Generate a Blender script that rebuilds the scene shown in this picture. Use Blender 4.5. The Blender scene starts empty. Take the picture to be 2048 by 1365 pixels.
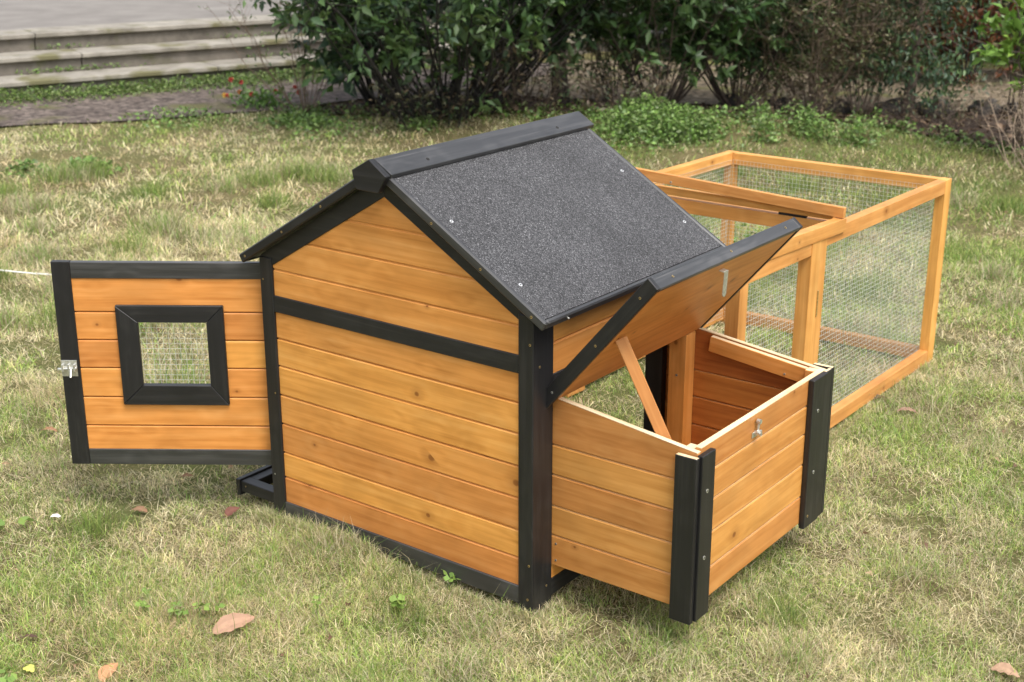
import bpy, bmesh, math, random
import numpy as np
from mathutils import Vector, Matrix
R = math.radians
random.seed(7)
rng = np.random.default_rng(11)
scn = bpy.context.scene
COL = scn.collection

# ------------------------------------------------------------------ camera
cam_d = bpy.data.cameras.new('camera')
cam = bpy.data.objects.new('camera', cam_d)
COL.objects.link(cam)
CAM = Vector((1.48100054, -2.04407913, 1.44643482))
cr = Vector((0.80046721, 0.5993756, -0.00106629))
cu = Vector((-0.19046154, 0.25604772, 0.94771513))
cf = Vector((-0.56831035, 0.7584118, -0.3191158))
cam.matrix_world = Matrix(((cr.x, cu.x, -cf.x, CAM.x), (cr.y, cu.y, -cf.y, CAM.y), (cr.z, cu.z, -cf.z, CAM.z), (0, 0, 0, 1)))
cam_d.sensor_width = 36.0
cam_d.lens = 2784.0 / 2048.0 * 36.0
cam_d.clip_end = 500.0
cam_d.clip_start = 0.05
cam_d.dof.use_dof = True
cam_d.dof.focus_distance = 2.95
cam_d.dof.aperture_fstop = 7.0
scn.camera = cam

# ------------------------------------------------------------------ light
SUN_EL, SUN_AZ = 60.0, math.degrees(math.atan2(-0.35, 0.95))   # direction towards the sun in the x-y plane
world = bpy.data.worlds.new("World")
scn.world = world
world.use_nodes = True
wt = world.node_tree
wt.nodes.clear()
wo = wt.nodes.new('ShaderNodeOutputWorld')
wb = wt.nodes.new('ShaderNodeBackground')
sky = wt.nodes.new('ShaderNodeTexSky')
sky.sky_type = 'NISHITA'
sky.sun_disc = False
sky.sun_elevation = R(SUN_EL)
sky.sun_rotation = R(90.0 - SUN_AZ)
sky.air_density = 1.0
sky.dust_density = 4.0
sky.ozone_density = 1.0
hs = wt.nodes.new('ShaderNodeHueSaturation')      # thin overcast: the sky is nearly white
hs.inputs['Saturation'].default_value = 0.35
wt.links.new(sky.outputs[0], hs.inputs['Color'])
wt.links.new(hs.outputs[0], wb.inputs['Color'])
wb.inputs['Strength'].default_value = 0.15
wt.links.new(wb.outputs[0], wo.inputs['Surface'])

sun_d = bpy.data.lights.new('sun', 'SUN')
sun = bpy.data.objects.new('sun', sun_d)
COL.objects.link(sun)
sun_d.energy = 1.35
sun_d.angle = R(24)
sun_d.color = (1.0, 0.95, 0.87)
sd = Vector((math.cos(R(SUN_EL)) * math.cos(R(SUN_AZ)), math.cos(R(SUN_EL)) * math.sin(R(SUN_AZ)), math.sin(R(SUN_EL))))
sun.rotation_euler = sd.to_track_quat('Z', 'Y').to_euler()

scn.view_settings.view_transform = 'Standard'
scn.view_settings.look = 'None'
scn.view_settings.gamma = 1.0
scn.view_settings.exposure = 0.98
scn.render.engine = 'CYCLES'
scn.cycles.max_bounces = 6
scn.cycles.diffuse_bounces = 4
scn.cycles.transparent_max_bounces = 4

# ------------------------------------------------------------------ materials
def new_mat(name):
    m = bpy.data.materials.new(name)
    m.use_nodes = True
    nt = m.node_tree
    return m, nt, nt.nodes['Principled BSDF']

def N(nt, typ, **kw):
    n = nt.nodes.new(typ)
    for k, v in kw.items():
        if k in n.inputs.keys():
            n.inputs[k].default_value = v
        else:
            setattr(n, k, v)
    return n

def ramp(nt, stops, interp='LINEAR'):
    n = nt.nodes.new('ShaderNodeValToRGB')
    n.color_ramp.interpolation = interp
    els = n.color_ramp.elements
    while len(els) < len(stops):
        els.new(0.5)
    for e, (p, c) in zip(els, stops):
        e.position = p
        e.color = (c[0], c[1], c[2], 1) if not isinstance(c, (int, float)) else (c, c, c, 1)
    return n

def mixc(nt, a, b, fac, mode='MIX'):
    n = nt.nodes.new('ShaderNodeMix')
    n.data_type = 'RGBA'
    n.blend_type = mode
    for s, v in ((6, a), (7, b), (0, fac)):
        if hasattr(v, 'links') or hasattr(v, 'is_linked'):
            nt.links.new(v, n.inputs[s])
        elif s == 0:
            n.inputs[0].default_value = v
        else:
            n.inputs[s].default_value = (v[0], v[1], v[2], 1)
    return n.outputs[2]

def wood(name, dark, mid, light, tone=(.88, 1.11), rough=0.5, knots=True, grain=0.5, bump=0.1, spec=0.35, wear=0.0, wearcol=(.25, .24, .22)):
    m, nt, bs = new_mat(name)
    L = nt.links.new
    at = N(nt, 'ShaderNodeAttribute', attribute_name='gc')
    pr = N(nt, 'ShaderNodeAttribute', attribute_name='pr')
    # knots: sparse cells, stretched along the grain
    mp = N(nt, 'ShaderNodeMapping'); mp.inputs['Scale'].default_value = (8.5, 10.5, 2.0)
    L(at.outputs['Vector'], mp.inputs['Vector'])
    vo = N(nt, 'ShaderNodeTexVoronoi', Scale=1.0); vo.voronoi_dimensions = '2D'; vo.inputs['Randomness'].default_value = 1.0
    L(mp.outputs[0], vo.inputs['Vector'])
    # swirl of the grain around the knots
    kn = ramp(nt, [(0.0, 1.0), (0.05, 1.0), (0.38, 0.0)])
    L(vo.outputs['Distance'], kn.inputs[0])
    mp2 = N(nt, 'ShaderNodeMapping'); mp2.inputs['Scale'].default_value = (3.0, 75.0, 60.0)
    L(at.outputs['Vector'], mp2.inputs['Vector'])
    n1 = N(nt, 'ShaderNodeTexNoise', Scale=1.0, Detail=4.0, Roughness=0.6)
    n1.inputs['Distortion'].default_value = 0.25
    L(mp2.outputs[0], n1.inputs['Vector'])
    # cathedral rings
    mp3 = N(nt, 'ShaderNodeMapping'); mp3.inputs['Scale'].default_value = (1.8, 17.0, 8.0)
    L(at.outputs['Vector'], mp3.inputs['Vector'])
    wv = N(nt, 'ShaderNodeTexNoise', Scale=1.0, Detail=1.0)
    L(mp3.outputs[0], wv.inputs['Vector'])
    ml = N(nt, 'ShaderNodeMath', operation='MULTIPLY'); ml.inputs[1].default_value = 42.0
    L(wv.outputs['Fac'], ml.inputs[0])
    ml.inputs[1].default_value = 30.0
    ad = N(nt, 'ShaderNodeMath', operation='ADD'); L(ml.outputs[0], ad.inputs[0])
    km = N(nt, 'ShaderNodeMath', operation='MULTIPLY'); km.inputs[1].default_value = 5.0
    L(kn.outputs[0], km.inputs[0]); L(km.outputs[0], ad.inputs[1])
    sn = N(nt, 'ShaderNodeMath', operation='SINE'); L(ad.outputs[0], sn.inputs[0])
    mp4 = N(nt, 'ShaderNodeMapping'); mp4.inputs['Scale'].default_value = (7.0, 210.0, 210.0)
    L(at.outputs['Vector'], mp4.inputs['Vector'])
    n4 = N(nt, 'ShaderNodeTexNoise', Scale=1.0, Detail=2.0)
    L(mp4.outputs[0], n4.inputs['Vector'])
    # combine grain value
    a1 = N(nt, 'ShaderNodeMath', operation='MULTIPLY_ADD'); a1.inputs[1].default_value = 0.13 * grain
    L(sn.outputs[0], a1.inputs[0]); L(n1.outputs['Fac'], a1.inputs[2])
    a2 = N(nt, 'ShaderNodeMath', operation='MULTIPLY_ADD'); a2.inputs[1].default_value = 0.35 * grain
    L(n4.outputs['Fac'], a2.inputs[0]); L(a1.outputs[0], a2.inputs[2])
    rp = ramp(nt, [(0.30, dark), (0.58, mid), (0.85, light)])
    L(a2.outputs[0], rp.inputs[0])
    col = rp.outputs[0]
    # plank to plank tone
    hv = N(nt, 'ShaderNodeHueSaturation')
    mr = N(nt, 'ShaderNodeMapRange'); mr.inputs['To Min'].default_value = tone[0]; mr.inputs['To Max'].default_value = tone[1]
    L(pr.outputs['Fac'], mr.inputs['Value']); L(mr.outputs[0], hv.inputs['Value']); L(col, hv.inputs['Color'])
    mr2 = N(nt, 'ShaderNodeMapRange'); mr2.inputs['To Min'].default_value = 0.495; mr2.inputs['To Max'].default_value = 0.507
    L(pr.outputs['Fac'], mr2.inputs['Value']); L(mr2.outputs[0], hv.inputs['Hue'])
    col = hv.outputs[0]
    # blotchy stain uptake
    mp5 = N(nt, 'ShaderNodeMapping'); mp5.inputs['Scale'].default_value = (9.0, 14.0, 10.0)
    L(at.outputs['Vector'], mp5.inputs['Vector'])
    n5 = N(nt, 'ShaderNodeTexNoise', Scale=1.0, Detail=3.0); L(mp5.outputs[0], n5.inputs['Vector'])
    r5 = ramp(nt, [(0.33, 0.83), (0.62, 1.06)]); L(n5.outputs['Fac'], r5.inputs[0])
    col = mixc(nt, col, r5.outputs[0], 0.75, 'MULTIPLY')
    if knots:
        vc = N(nt, 'ShaderNodeSeparateColor'); L(vo.outputs['Color'], vc.inputs[0])
        gt = N(nt, 'ShaderNodeMath', operation='GREATER_THAN'); gt.inputs[1].default_value = 0.78
        L(vc.outputs[0], gt.inputs[0])
        kd = N(nt, 'ShaderNodeMapRange'); kd.inputs['To Min'].default_value = 0.55; kd.inputs['To Max'].default_value = 2.4
        L(vc.outputs[1], kd.inputs['Value'])
        km2 = N(nt, 'ShaderNodeMath', operation='MULTIPLY'); L(vo.outputs['Distance'], km2.inputs[0]); L(kd.outputs[0], km2.inputs[1])
        kr = ramp(nt, [(0.0, 1.0), (0.038, 0.95), (0.06, 0.35), (0.20, 0.0)]); L(km2.outputs[0], kr.inputs[0])
        kk = N(nt, 'ShaderNodeMath', operation='MULTIPLY'); L(gt.outputs[0], kk.inputs[0]); L(kr.outputs[0], kk.inputs[1])
        kk2 = N(nt, 'ShaderNodeMath', operation='MULTIPLY'); L(kk.outputs[0], kk2.inputs[0]); kk2.inputs[1].default_value = 0.85
        col = mixc(nt, col, (dark[0] * .38, dark[1] * .30, dark[2] * .3), kk2.outputs[0])
    if wear > 0:
        mp6 = N(nt, 'ShaderNodeMapping'); mp6.inputs['Scale'].default_value = (3.5, 190.0, 190.0)
        L(at.outputs['Vector'], mp6.inputs['Vector'])
        n6 = N(nt, 'ShaderNodeTexNoise', Scale=1.0, Detail=3.0); L(mp6.outputs[0], n6.inputs['Vector'])
        r6 = ramp(nt, [(0.62, 0.0), (0.75, wear)]); L(n6.outputs['Fac'], r6.inputs[0])
        col = mixc(nt, col, wearcol, r6.outputs[0])
    L(col, bs.inputs['Base Color'])
    bs.inputs['Roughness'].default_value = rough
    bs.inputs['Specular IOR Level'].default_value = spec
    bp = N(nt, 'ShaderNodeBump', Strength=bump, Distance=0.002)
    L(a2.outputs[0], bp.inputs['Height']); L(bp.outputs[0], bs.inputs['Normal'])
    return m

ORANGE = wood('honey_stained_wood', (.50, .190, .038), (.64, .270, .064), (.72, .34, .10), rough=.40, spec=.38, grain=.42)
ORANGE2 = wood('pale_stained_wood', (.42, .168, .037), (.52, .232, .060), (.60, .295, .088), rough=.43, knots=True, spec=.33, grain=.42)
ORANGE_SHADE = wood('shade_tinted_wood', (.28, .085, .018), (.40, .140, .030), (.50, .19, .045), rough=.5, spec=.25, grain=.42)  # stain colour darkened to hold the shade inside the nest box
RUNWOOD = wood('pale_run_timber', (.50, .215, .050), (.62, .295, .080), (.72, .38, .12), rough=.45, spec=.35, grain=.42)
RAW = wood('raw_pine', (.62, .45, .25), (.74, .58, .36), (.82, .69, .48), rough=.7, knots=False, grain=.35, spec=.2)
BLACK_WORN = wood('worn_black_stained_wood', (.020, .020, .021), (.032, .032, .033), (.065, .064, .064), tone=(.8, 1.3), rough=.38, knots=False, grain=.6, bump=.3, spec=.8, wear=.6, wearcol=(.13, .125, .12))
BLACK = wood('black_stained_wood', (.010, .010, .0105), (.013, .0125, .013), (.024, .023, .023), rough=.42, knots=False, grain=.5, bump=.22, spec=.45, wear=.10, wearcol=(.10, .095, .09))

def simple(name, col, rough=.5, metal=0.0, spec=.5, noise=None):
    m, nt, bs = new_mat(name)
    bs.inputs['Base Color'].default_value = (*col, 1)
    bs.inputs['Roughness'].default_value = rough
    bs.inputs['Metallic'].default_value = metal
    bs.inputs['Specular IOR Level'].default_value = spec
    if noise:
        sc, amt = noise
        tc = N(nt, 'ShaderNodeTexCoord')
        n = N(nt, 'ShaderNodeTexNoise', Scale=sc, Detail=4.0); nt.links.new(tc.outputs['Object'], n.inputs['Vector'])
        r = ramp(nt, [(.3, tuple(c * (1 - amt) for c in col)), (.7, tuple(min(1, c * (1 + amt)) for c in col))])
        nt.links.new(n.outputs['Fac'], r.inputs[0]); nt.links.new(r.outputs[0], bs.inputs['Base Color'])
    return m
ZINC = simple('zinc_plated_steel', (.62, .62, .58), .34, .8, noise=(200, .2))
BRASS = simple('brass_screw', (.62, .45, .20), .35, .9, noise=(300, .3))
WHITE_SCREW = simple('bright_screw', (.85, .85, .85), .35, .6, noise=(300, .1))
WIRE = simple('galvanised_wire', (.60, .62, .56), .42, .2, noise=(60, .15))
HOLE = simple('dark_hole', (.012, .011, .010), .8, noise=(100, .3))
CABLE = simple('white_cable', (.72, .71, .68), .5, noise=(30, .1))

def felt_mat():
    m, nt, bs = new_mat('mineral_roofing_felt')
    L = nt.links.new
    tc = N(nt, 'ShaderNodeTexCoord')
    vo = N(nt, 'ShaderNodeTexVoronoi', Scale=540.0); L(tc.outputs['Object'], vo.inputs['Vector'])
    sp = N(nt, 'ShaderNodeSeparateColor'); L(vo.outputs['Color'], sp.inputs[0])
    r = ramp(nt, [(0.0, (.011, .011, .012)), (.45, (.034, .034, .037)), (.80, (.085, .085, .090)), (.97, (.14, .14, .145)), (1.0, (.25, .25, .26))])
    L(sp.outputs[0], r.inputs[0])
    n = N(nt, 'ShaderNodeTexNoise', Scale=7.0, Detail=3.0); L(tc.outputs['Object'], n.inputs['Vector'])
    r2 = ramp(nt, [(.3, .85), (.7, 1.15)]); L(n.outputs['Fac'], r2.inputs[0])
    c = mixc(nt, r.outputs[0], r2.outputs[0], 1.0, 'MULTIPLY')
    L(c, bs.inputs['Base Color'])
    bs.inputs['Roughness'].default_value = .75
    bp = N(nt, 'ShaderNodeBump', Strength=.9, Distance=.0015)
    nr = N(nt, 'ShaderNodeTexNoise', Scale=4.0, Detail=1.0); L(tc.outputs['Object'], nr.inputs['Vector'])
    b2 = N(nt, 'ShaderNodeBump', Strength=.6, Distance=.012); L(nr.outputs['Fac'], b2.inputs['Height']); L(b2.outputs[0], bp.inputs['Normal'])
    L(vo.outputs['Distance'], bp.inputs['Height']); L(bp.outputs[0], bs.inputs['Normal'])
    return m
FELT = felt_mat()

def attr_mat(name, rough=.6, trans=.25, spec=.3):
    """leaf or blade whose own colour is stored per face corner"""
    m, nt, bs = new_mat(name)
    L = nt.links.new
    at = N(nt, 'ShaderNodeAttribute', attribute_name='col')
    L(at.outputs['Color'], bs.inputs['Base Color'])
    bs.inputs['Roughness'].default_value = rough
    bs.inputs['Specular IOR Level'].default_value = spec
    if trans > 0:
        tr = N(nt, 'ShaderNodeBsdfTranslucent'); L(at.outputs['Color'], tr.inputs['Color'])
        mx = N(nt, 'ShaderNodeMixShader'); mx.inputs[0].default_value = trans
        L(bs.outputs[0], mx.inputs[1]); L(tr.outputs[0], mx.inputs[2])
        L(mx.outputs[0], nt.nodes['Material Output'].inputs['Surface'])
    return m
GRASS = attr_mat('grass_blades', .65, .38, .25)
LEAF = attr_mat('shrub_leaves', .42, .22, .45)
DRYLEAF = attr_mat('dry_leaf', .7, .15, .2)
BARK = simple('bark', (.085, .062, .048), .9, noise=(40, .5))
BARK_DARK = simple('dark_bark', (.022, .019, .017), .9, noise=(30, .5))
PALE_TWIG = simple('pale_dry_twig', (.34, .26, .19), .85, noise=(30, .4))
TWIG = simple('dry_twig', (.20, .145, .105), .85, noise=(30, .4))

def ground_mat():
    m, nt, bs = new_mat('soil_and_thatch')
    L = nt.links.new
    tc = N(nt, 'ShaderNodeTexCoord')
    n = N(nt, 'ShaderNodeTexNoise', Scale=90.0, Detail=6.0, Roughness=.7); L(tc.outputs['Object'], n.inputs['Vector'])
    r = ramp(nt, [(.3, (.045, .036, .018)), (.5, (.13, .11, .05)), (.72, (.28, .24, .13))]); L(n.outputs['Fac'], r.inputs[0])
    n2 = N(nt, 'ShaderNodeTexNoise', Scale=2.2, Detail=5.0); L(tc.outputs['Object'], n2.inputs['Vector'])
    r2 = ramp(nt, [(.42, 0.0), (.62, .7)]); L(n2.outputs['Fac'], r2.inputs[0])
    c = mixc(nt, r.outputs[0], (.085, .11, .03), r2.outputs[0])
    L(c, bs.inputs['Base Color']); bs.inputs['Roughness'].default_value = .95
    bs.inputs['Specular IOR Level'].default_value = .1
    bp = N(nt, 'ShaderNodeBump', Strength=.8, Distance=.01); L(n.outputs['Fac'], bp.inputs['Height']); L(bp.outputs[0], bs.inputs['Normal'])
    return m
GROUND = ground_mat()

def mottled(name, c1, c2, c3, scale, rough=.95, voro=None, moss=None, bump=.5, dist=.01):
    m, nt, bs = new_mat(name)
    L = nt.links.new
    tc = N(nt, 'ShaderNodeTexCoord')
    n = N(nt, 'ShaderNodeTexNoise', Scale=scale, Detail=7.0, Roughness=.65); L(tc.outputs['Object'], n.inputs['Vector'])
    r = ramp(nt, [(.3, c1), (.5, c2), (.7, c3)]); L(n.outputs['Fac'], r.inputs[0])
    col = r.outputs[0]; h = n.outputs['Fac']
    if voro:
        v = N(nt, 'ShaderNodeTexVoronoi', Scale=voro); L(tc.outputs['Object'], v.inputs['Vector'])
        s = N(nt, 'ShaderNodeSeparateColor'); L(v.outputs['Color'], s.inputs[0])
        rv = ramp(nt, [(0, .55), (1, 1.35)]); L(s.outputs[0], rv.inputs[0])
        col = mixc(nt, col, rv.outputs[0], 1.0, 'MULTIPLY')
        rd = ramp(nt, [(.0, 1.0), (.55, .9), (.8, .35)]); L(v.outputs['Distance'], rd.inputs[0])
        col = mixc(nt, col, rd.outputs[0], .8, 'MULTIPLY')
        h = rd.outputs[0]
    if moss:
        n2 = N(nt, 'ShaderNodeTexNoise', Scale=moss[1], Detail=6.0); L(tc.outputs['Object'], n2.inputs['Vector'])
        r2 = ramp(nt, [(moss[2], 0.0), (moss[2] + .12, 1.0)]); L(n2.outputs['Fac'], r2.inputs[0])
        col = mixc(nt, col, moss[0], r2.outputs[0])
    L(col, bs.inputs['Base Color']); bs.inputs['Roughness'].default_value = rough
    bs.inputs['Specular IOR Level'].default_value = .25
    bp = N(nt, 'ShaderNodeBump', Strength=bump, Distance=dist); L(h, bp.inputs['Height']); L(bp.outputs[0], bs.inputs['Normal'])
    return m
PATH = mottled('cobbled_path', (.075, .058, .048), (.13, .103, .088), (.20, .165, .14), 9, voro=30, moss=((.10, .095, .04), 2.6, .55))
SOIL = mottled('soil_litter', (.018, .013, .010), (.045, .031, .023), (.10, .070, .050), 30, moss=None, bump=1.0, dist=.02)
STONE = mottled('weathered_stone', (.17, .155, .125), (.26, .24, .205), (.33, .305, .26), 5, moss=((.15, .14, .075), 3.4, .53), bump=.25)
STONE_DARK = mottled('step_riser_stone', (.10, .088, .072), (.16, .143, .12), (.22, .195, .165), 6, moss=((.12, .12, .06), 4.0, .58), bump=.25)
PAVING = mottled('plateau_paving', (.15, .138, .125), (.19, .175, .16), (.23, .215, .195), 2.5, bump=.1)
KERBSTONE = mottled('dark_edging_stone', (.03, .028, .025), (.065, .06, .055), (.11, .10, .09), 14, voro=9)

# ------------------------------------------------------------------ mesh helpers
class MB:
    """collects bevelled wooden pieces; grain coordinates are stored per vertex"""
    def __init__(s):
        s.v, s.f, s.gc, s.pr, s.mi = [], [], [], [], []
    def add_bm(s, bm, M, mi=0, raw_up=None, seed=None):
        off = [random.uniform(-40, 40) for _ in range(3)]
        pr = random.random()
        base = len(s.v)
        bm.verts.ensure_lookup_table()
        bm.normal_update()
        for v in bm.verts:
            s.v.append(tuple(M @ v.co)); s.gc.append((v.co.x + off[0], v.co.y + off[1], v.co.z + off[2])); s.pr.append(pr)
        N3 = M.to_3x3()
        for f in bm.faces:
            s.f.append([base + v.index for v in f.verts])
            k = mi
            if raw_up is not None and (N3 @ f.normal).z > .8:
                k = raw_up
            s.mi.append(k)
        bm.free()
    def box(s, M, size, bevel=.0012, **kw):
        """size along local x (grain), y, z; M places the centre"""
        bm = bmesh.new()
        bmesh.ops.create_cube(bm, size=1.0)
        for v in bm.verts:
            v.co.x *= size[0]; v.co.y *= size[1]; v.co.z *= size[2]
        if bevel:
            bmesh.ops.bevel(bm, geom=list(bm.edges), offset=min(bevel, min(size) * .3), segments=1, affect='EDGES')
        s.add_bm(bm, M, **kw)
    def abox(s, x0, x1, y0, y1, z0, z1, g=None, **kw):
        d = (x1 - x0, y1 - y0, z1 - z0)
        if g is None:
            g = 'xyz'[d.index(max(d))]
        c = Vector(((x0 + x1) / 2, (y0 + y1) / 2, (z0 + z1) / 2))
        ax = {'x': (0, 1, 2), 'y': (1, 2, 0), 'z': (2, 0, 1)}[g]
        M = Matrix.Identity(4)
        for i, a in enumerate(ax):
            col = [0, 0, 0]; col[a] = 1
            for r in range(3):
                M[r][i] = col[r]
        M.translation = c
        s.box(M, (d[ax[0]], d[ax[1]], d[ax[2]]), **kw)
        return s
    def beam(s, p0, p1, w, t, wdir, **kw):
        """p0-p1 long axis, w wide along wdir, t thick across"""
        p0, p1, wdir = Vector(p0), Vector(p1), Vector(wdir)
        x = (p1 - p0).normalized(); y = (wdir - x * wdir.dot(x)).normalized(); z = x.cross(y)
        M = Matrix(((x.x, y.x, z.x, 0), (x.y, y.y, z.y, 0), (x.z, y.z, z.z, 0), (0, 0, 0, 1)))
        M.translation = (p0 + p1) / 2
        s.box(M, ((p1 - p0).length, w, t), **kw)
        return s
    def prism(s, pts, O, ea, eb, t0, t1, bevel=.0012, **kw):
        """2-D outline pts in the (ea, eb) frame at O, extruded along ea x eb from t0 to t1; grain along ea"""
        ea, eb = Vector(ea).normalized(), Vector(eb).normalized(); n = ea.cross(eb)
        bm = bmesh.new()
        a = [bm.verts.new((p[0], p[1], t0)) for p in pts]
        b = [bm.verts.new((p[0], p[1], t1)) for p in pts]
        k = len(pts)
        bm.faces.new(a[::-1]); bm.faces.new(b)
        for i in range(k):
            bm.faces.new((a[i], a[(i + 1) % k], b[(i + 1) % k], b[i]))
        bmesh.ops.recalc_face_normals(bm, faces=bm.faces)
        if bevel:
            bmesh.ops.bevel(bm, geom=list(bm.edges), offset=bevel, segments=1, affect='EDGES')
        M = Matrix(((ea.x, eb.x, n.x, O[0]), (ea.y, eb.y, n.y, O[1]), (ea.z, eb.z, n.z, O[2]), (0, 0, 0, 1)))
        s.add_bm(bm, M, **kw)
        return s
    def cyl(s, p0, p1, r, seg=10, r1=None, **kw):
        p0, p1 = Vector(p0), Vector(p1)
        L = (p1 - p0).length
        bm = bmesh.new()
        bmesh.ops.create_cone(bm, cap_ends=True, segments=seg, radius1=r, radius2=r if r1 is None else r1, depth=L)
        M = (p1 - p0).to_track_quat('Z', 'Y').to_matrix().to_4x4(); M.translation = (p0 + p1) / 2
        s.add_bm(bm, M, **kw)
        return s
    def build(s, name, mats, parent=None, smooth=False):
        me = bpy.data.meshes.new(name)
        me.from_pydata(s.v, [], s.f)
        for m in (mats if isinstance(mats, (list, tuple)) else [mats]):
            me.materials.append(m)
        a = me.attributes.new('gc', 'FLOAT_VECTOR', 'POINT'); a.data.foreach_set('vector', np.array(s.gc, dtype=np.float32).ravel())
        a = me.attributes.new('pr', 'FLOAT', 'POINT'); a.data.foreach_set('value', np.array(s.pr, dtype=np.float32))
        me.polygons.foreach_set('material_index', s.mi)
        if smooth:
            me.polygons.foreach_set('use_smooth', [True] * len(me.polygons))
        me.update()
        o = bpy.data.objects.new(name, me)
        COL.objects.link(o)
        if parent is not None:
            o.parent = parent
            o.matrix_parent_inverse = Matrix.Identity(4)
        return o

def empty(name, loc=(0, 0, 0), parent=None):
    o = bpy.data.objects.new(name, None)
    o.empty_display_size = .1
    COL.objects.link(o)
    o.location = loc
    if parent: o.parent = parent
    return o

def tag(o, label=None, cat=None, group=None, kind=None):
    if label: o['label'] = label
    if cat: o['category'] = cat
    if group: o['group'] = group
    if kind: o['kind'] = kind
    return o

def tri_mesh(name, V, F, mat, cols=None, parent=None, smooth=False):
    """V (n,3), F (m,3 or 4) arrays; cols (m,3) colour per face"""
    me = bpy.data.meshes.new(name)
    nv, nf, k = len(V), len(F), F.shape[1]
    me.vertices.add(nv); me.vertices.foreach_set('co', V.astype(np.float32).ravel())
    me.loops.add(nf * k); me.loops.foreach_set('vertex_index', F.astype(np.int32).ravel())
    me.polygons.add(nf)
    me.polygons.foreach_set('loop_start', np.arange(0, nf * k, k, dtype=np.int32))
    me.materials.append(mat)
    if cols is not None:
        a = me.attributes.new('col', 'FLOAT_COLOR', 'FACE')
        c = np.ones((nf, 4), dtype=np.float32); c[:, :3] = cols
        a.data.foreach_set('color', c.ravel())
    if smooth:
        me.polygons.foreach_set('use_smooth', np.ones(nf, dtype=bool))
    me.update(calc_edges=True)
    o = bpy.data.objects.new(name, me)
    COL.objects.link(o)
    if parent is not None: o.parent = parent
    return o

def clip(poly, a, b, c):
    """keep the side a*x + b*y <= c"""
    out = []
    for i in range(len(poly)):
        p, q = poly[i], poly[(i + 1) % len(poly)]
        dp, dq = a * p[0] + b * p[1] - c, a * q[0] + b * q[1] - c
        if dp <= 0: out.append(p)
        if (dp < 0) != (dq < 0) and abs(dp - dq) > 1e-12:
            t = dp / (dp - dq)
            out.append((p[0] + t * (q[0] - p[0]), p[1] + t * (q[1] - p[1])))
    res = []
    for p in out:
        if not res or (abs(p[0] - res[-1][0]) + abs(p[1] - res[-1][1])) > 2e-3: res.append(p)
    if len(res) > 1 and (abs(res[0][0] - res[-1][0]) + abs(res[0][1] - res[-1][1])) < 2e-3: res.pop()
    return res

# value noise in the ground plane
_G = rng.random((256, 256))
def vnoise(x, y, s, seed=0):
    X = (np.asarray(x) / s + 37.3 + seed * 17.1); Y = (np.asarray(y) / s + 91.7 + seed * 29.3)
    xi = np.floor(X).astype(int); yi = np.floor(Y).astype(int); fx = X - xi; fy = Y - yi
    fx = fx * fx * (3 - 2 * fx); fy = fy * fy * (3 - 2 * fy)
    g = lambda i, j: _G[i % 256, j % 256]
    return (g(xi, yi) * (1 - fx) + g(xi + 1, yi) * fx) * (1 - fy) + (g(xi, yi + 1) * (1 - fx) + g(xi + 1, yi + 1) * fx) * fy
def fbm(x, y, s, seed=0, o=3):
    t = 0; a = .5; w = 0
    for k in range(o):
        t = t + a * vnoise(x, y, s / 2 ** k, seed + k * 5); w += a; a *= .55
    return t / w

# ------------------------------------------------------------------ the setting
# lawn edge towards the path, path, planting bed: outlines in the ground plane
PATH_NEAR = [(-9.5, -3.4), (-5.97, 2.78), (-5.55, 3.25), (-5.06, 4.38), (-4.78, 4.95), (-4.25, 5.45), (-3.45, 5.78), (-2.5, 6.02), (-1.9, 6.37), (-1.25, 6.80), (2.5, 8.6), (9, 11)]
PATH_FAR = [(-10.3, -3.0), (-6.83, 3.30), (-6.45, 4.10), (-6.12, 5.25), (-5.55, 6.35), (-4.9, 7.35), (-3.6, 8.2), (-1.4, 9.0), (2.0, 10.4), (8.5, 12.8)]
def Hs(x, y):
    x = np.asarray(x, float); y = np.asarray(y, float)
    h = (fbm(x, y, .9, 3) - .5) * .045 + (fbm(x, y, .28, 9, 2) - .5) * .014
    # the coop and the run stand on firm level turf
    d = np.maximum(np.maximum(-.80 - x, x - .12), np.maximum(-.03 - y, y - 2.05))
    k = np.clip(d / .45, 0, 1)
    h = h * k
    mound = .020 * np.exp(-(((x + .50) / .17) ** 2 + ((y + .045) / .09) ** 2))
    bank = .10 * np.exp(-(((x + 3.55) / .9) ** 2 + ((y - 4.75) / .6) ** 2)) + .05 * np.exp(-(((x + 2.2) / .8) ** 2 + ((y - 5.5) / .5) ** 2))
    return h + mound + bank - .004

def grid_ground():
    def axis(lo, hi, a, b, step):
        fine = np.arange(a, b + 1e-6, step)
        left = a - np.geomspace(step, a - lo, 26)[::-1]; right = b + np.geomspace(step, hi - b, 26)
        return np.concatenate([left, fine, right])
    X = axis(-150, 150, -7, 3, .045); Y = axis(-60, 200, -1.2, 8.5, .045)
    gx, gy = np.meshgrid(X, Y, indexing='ij')
    fade = np.clip(1 - (np.maximum(np.abs(gx + 2), np.abs(gy - 3)) - 6) / 3, 0, 1)
    gz = Hs(gx, gy) * fade - .004 * (1 - fade)
    V = np.stack([gx, gy, gz], -1).reshape(-1, 3)
    n, m = len(X), len(Y)
    i, j = np.meshgrid(np.arange(n - 1), np.arange(m - 1), indexing='ij')
    a = (i * m + j).ravel()
    F = np.stack([a, a + m, a + m + 1, a + 1], -1)
    o = tri_mesh('ground', V, F, GROUND, smooth=True)
    tag(o, kind='structure')
grid_ground()

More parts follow.
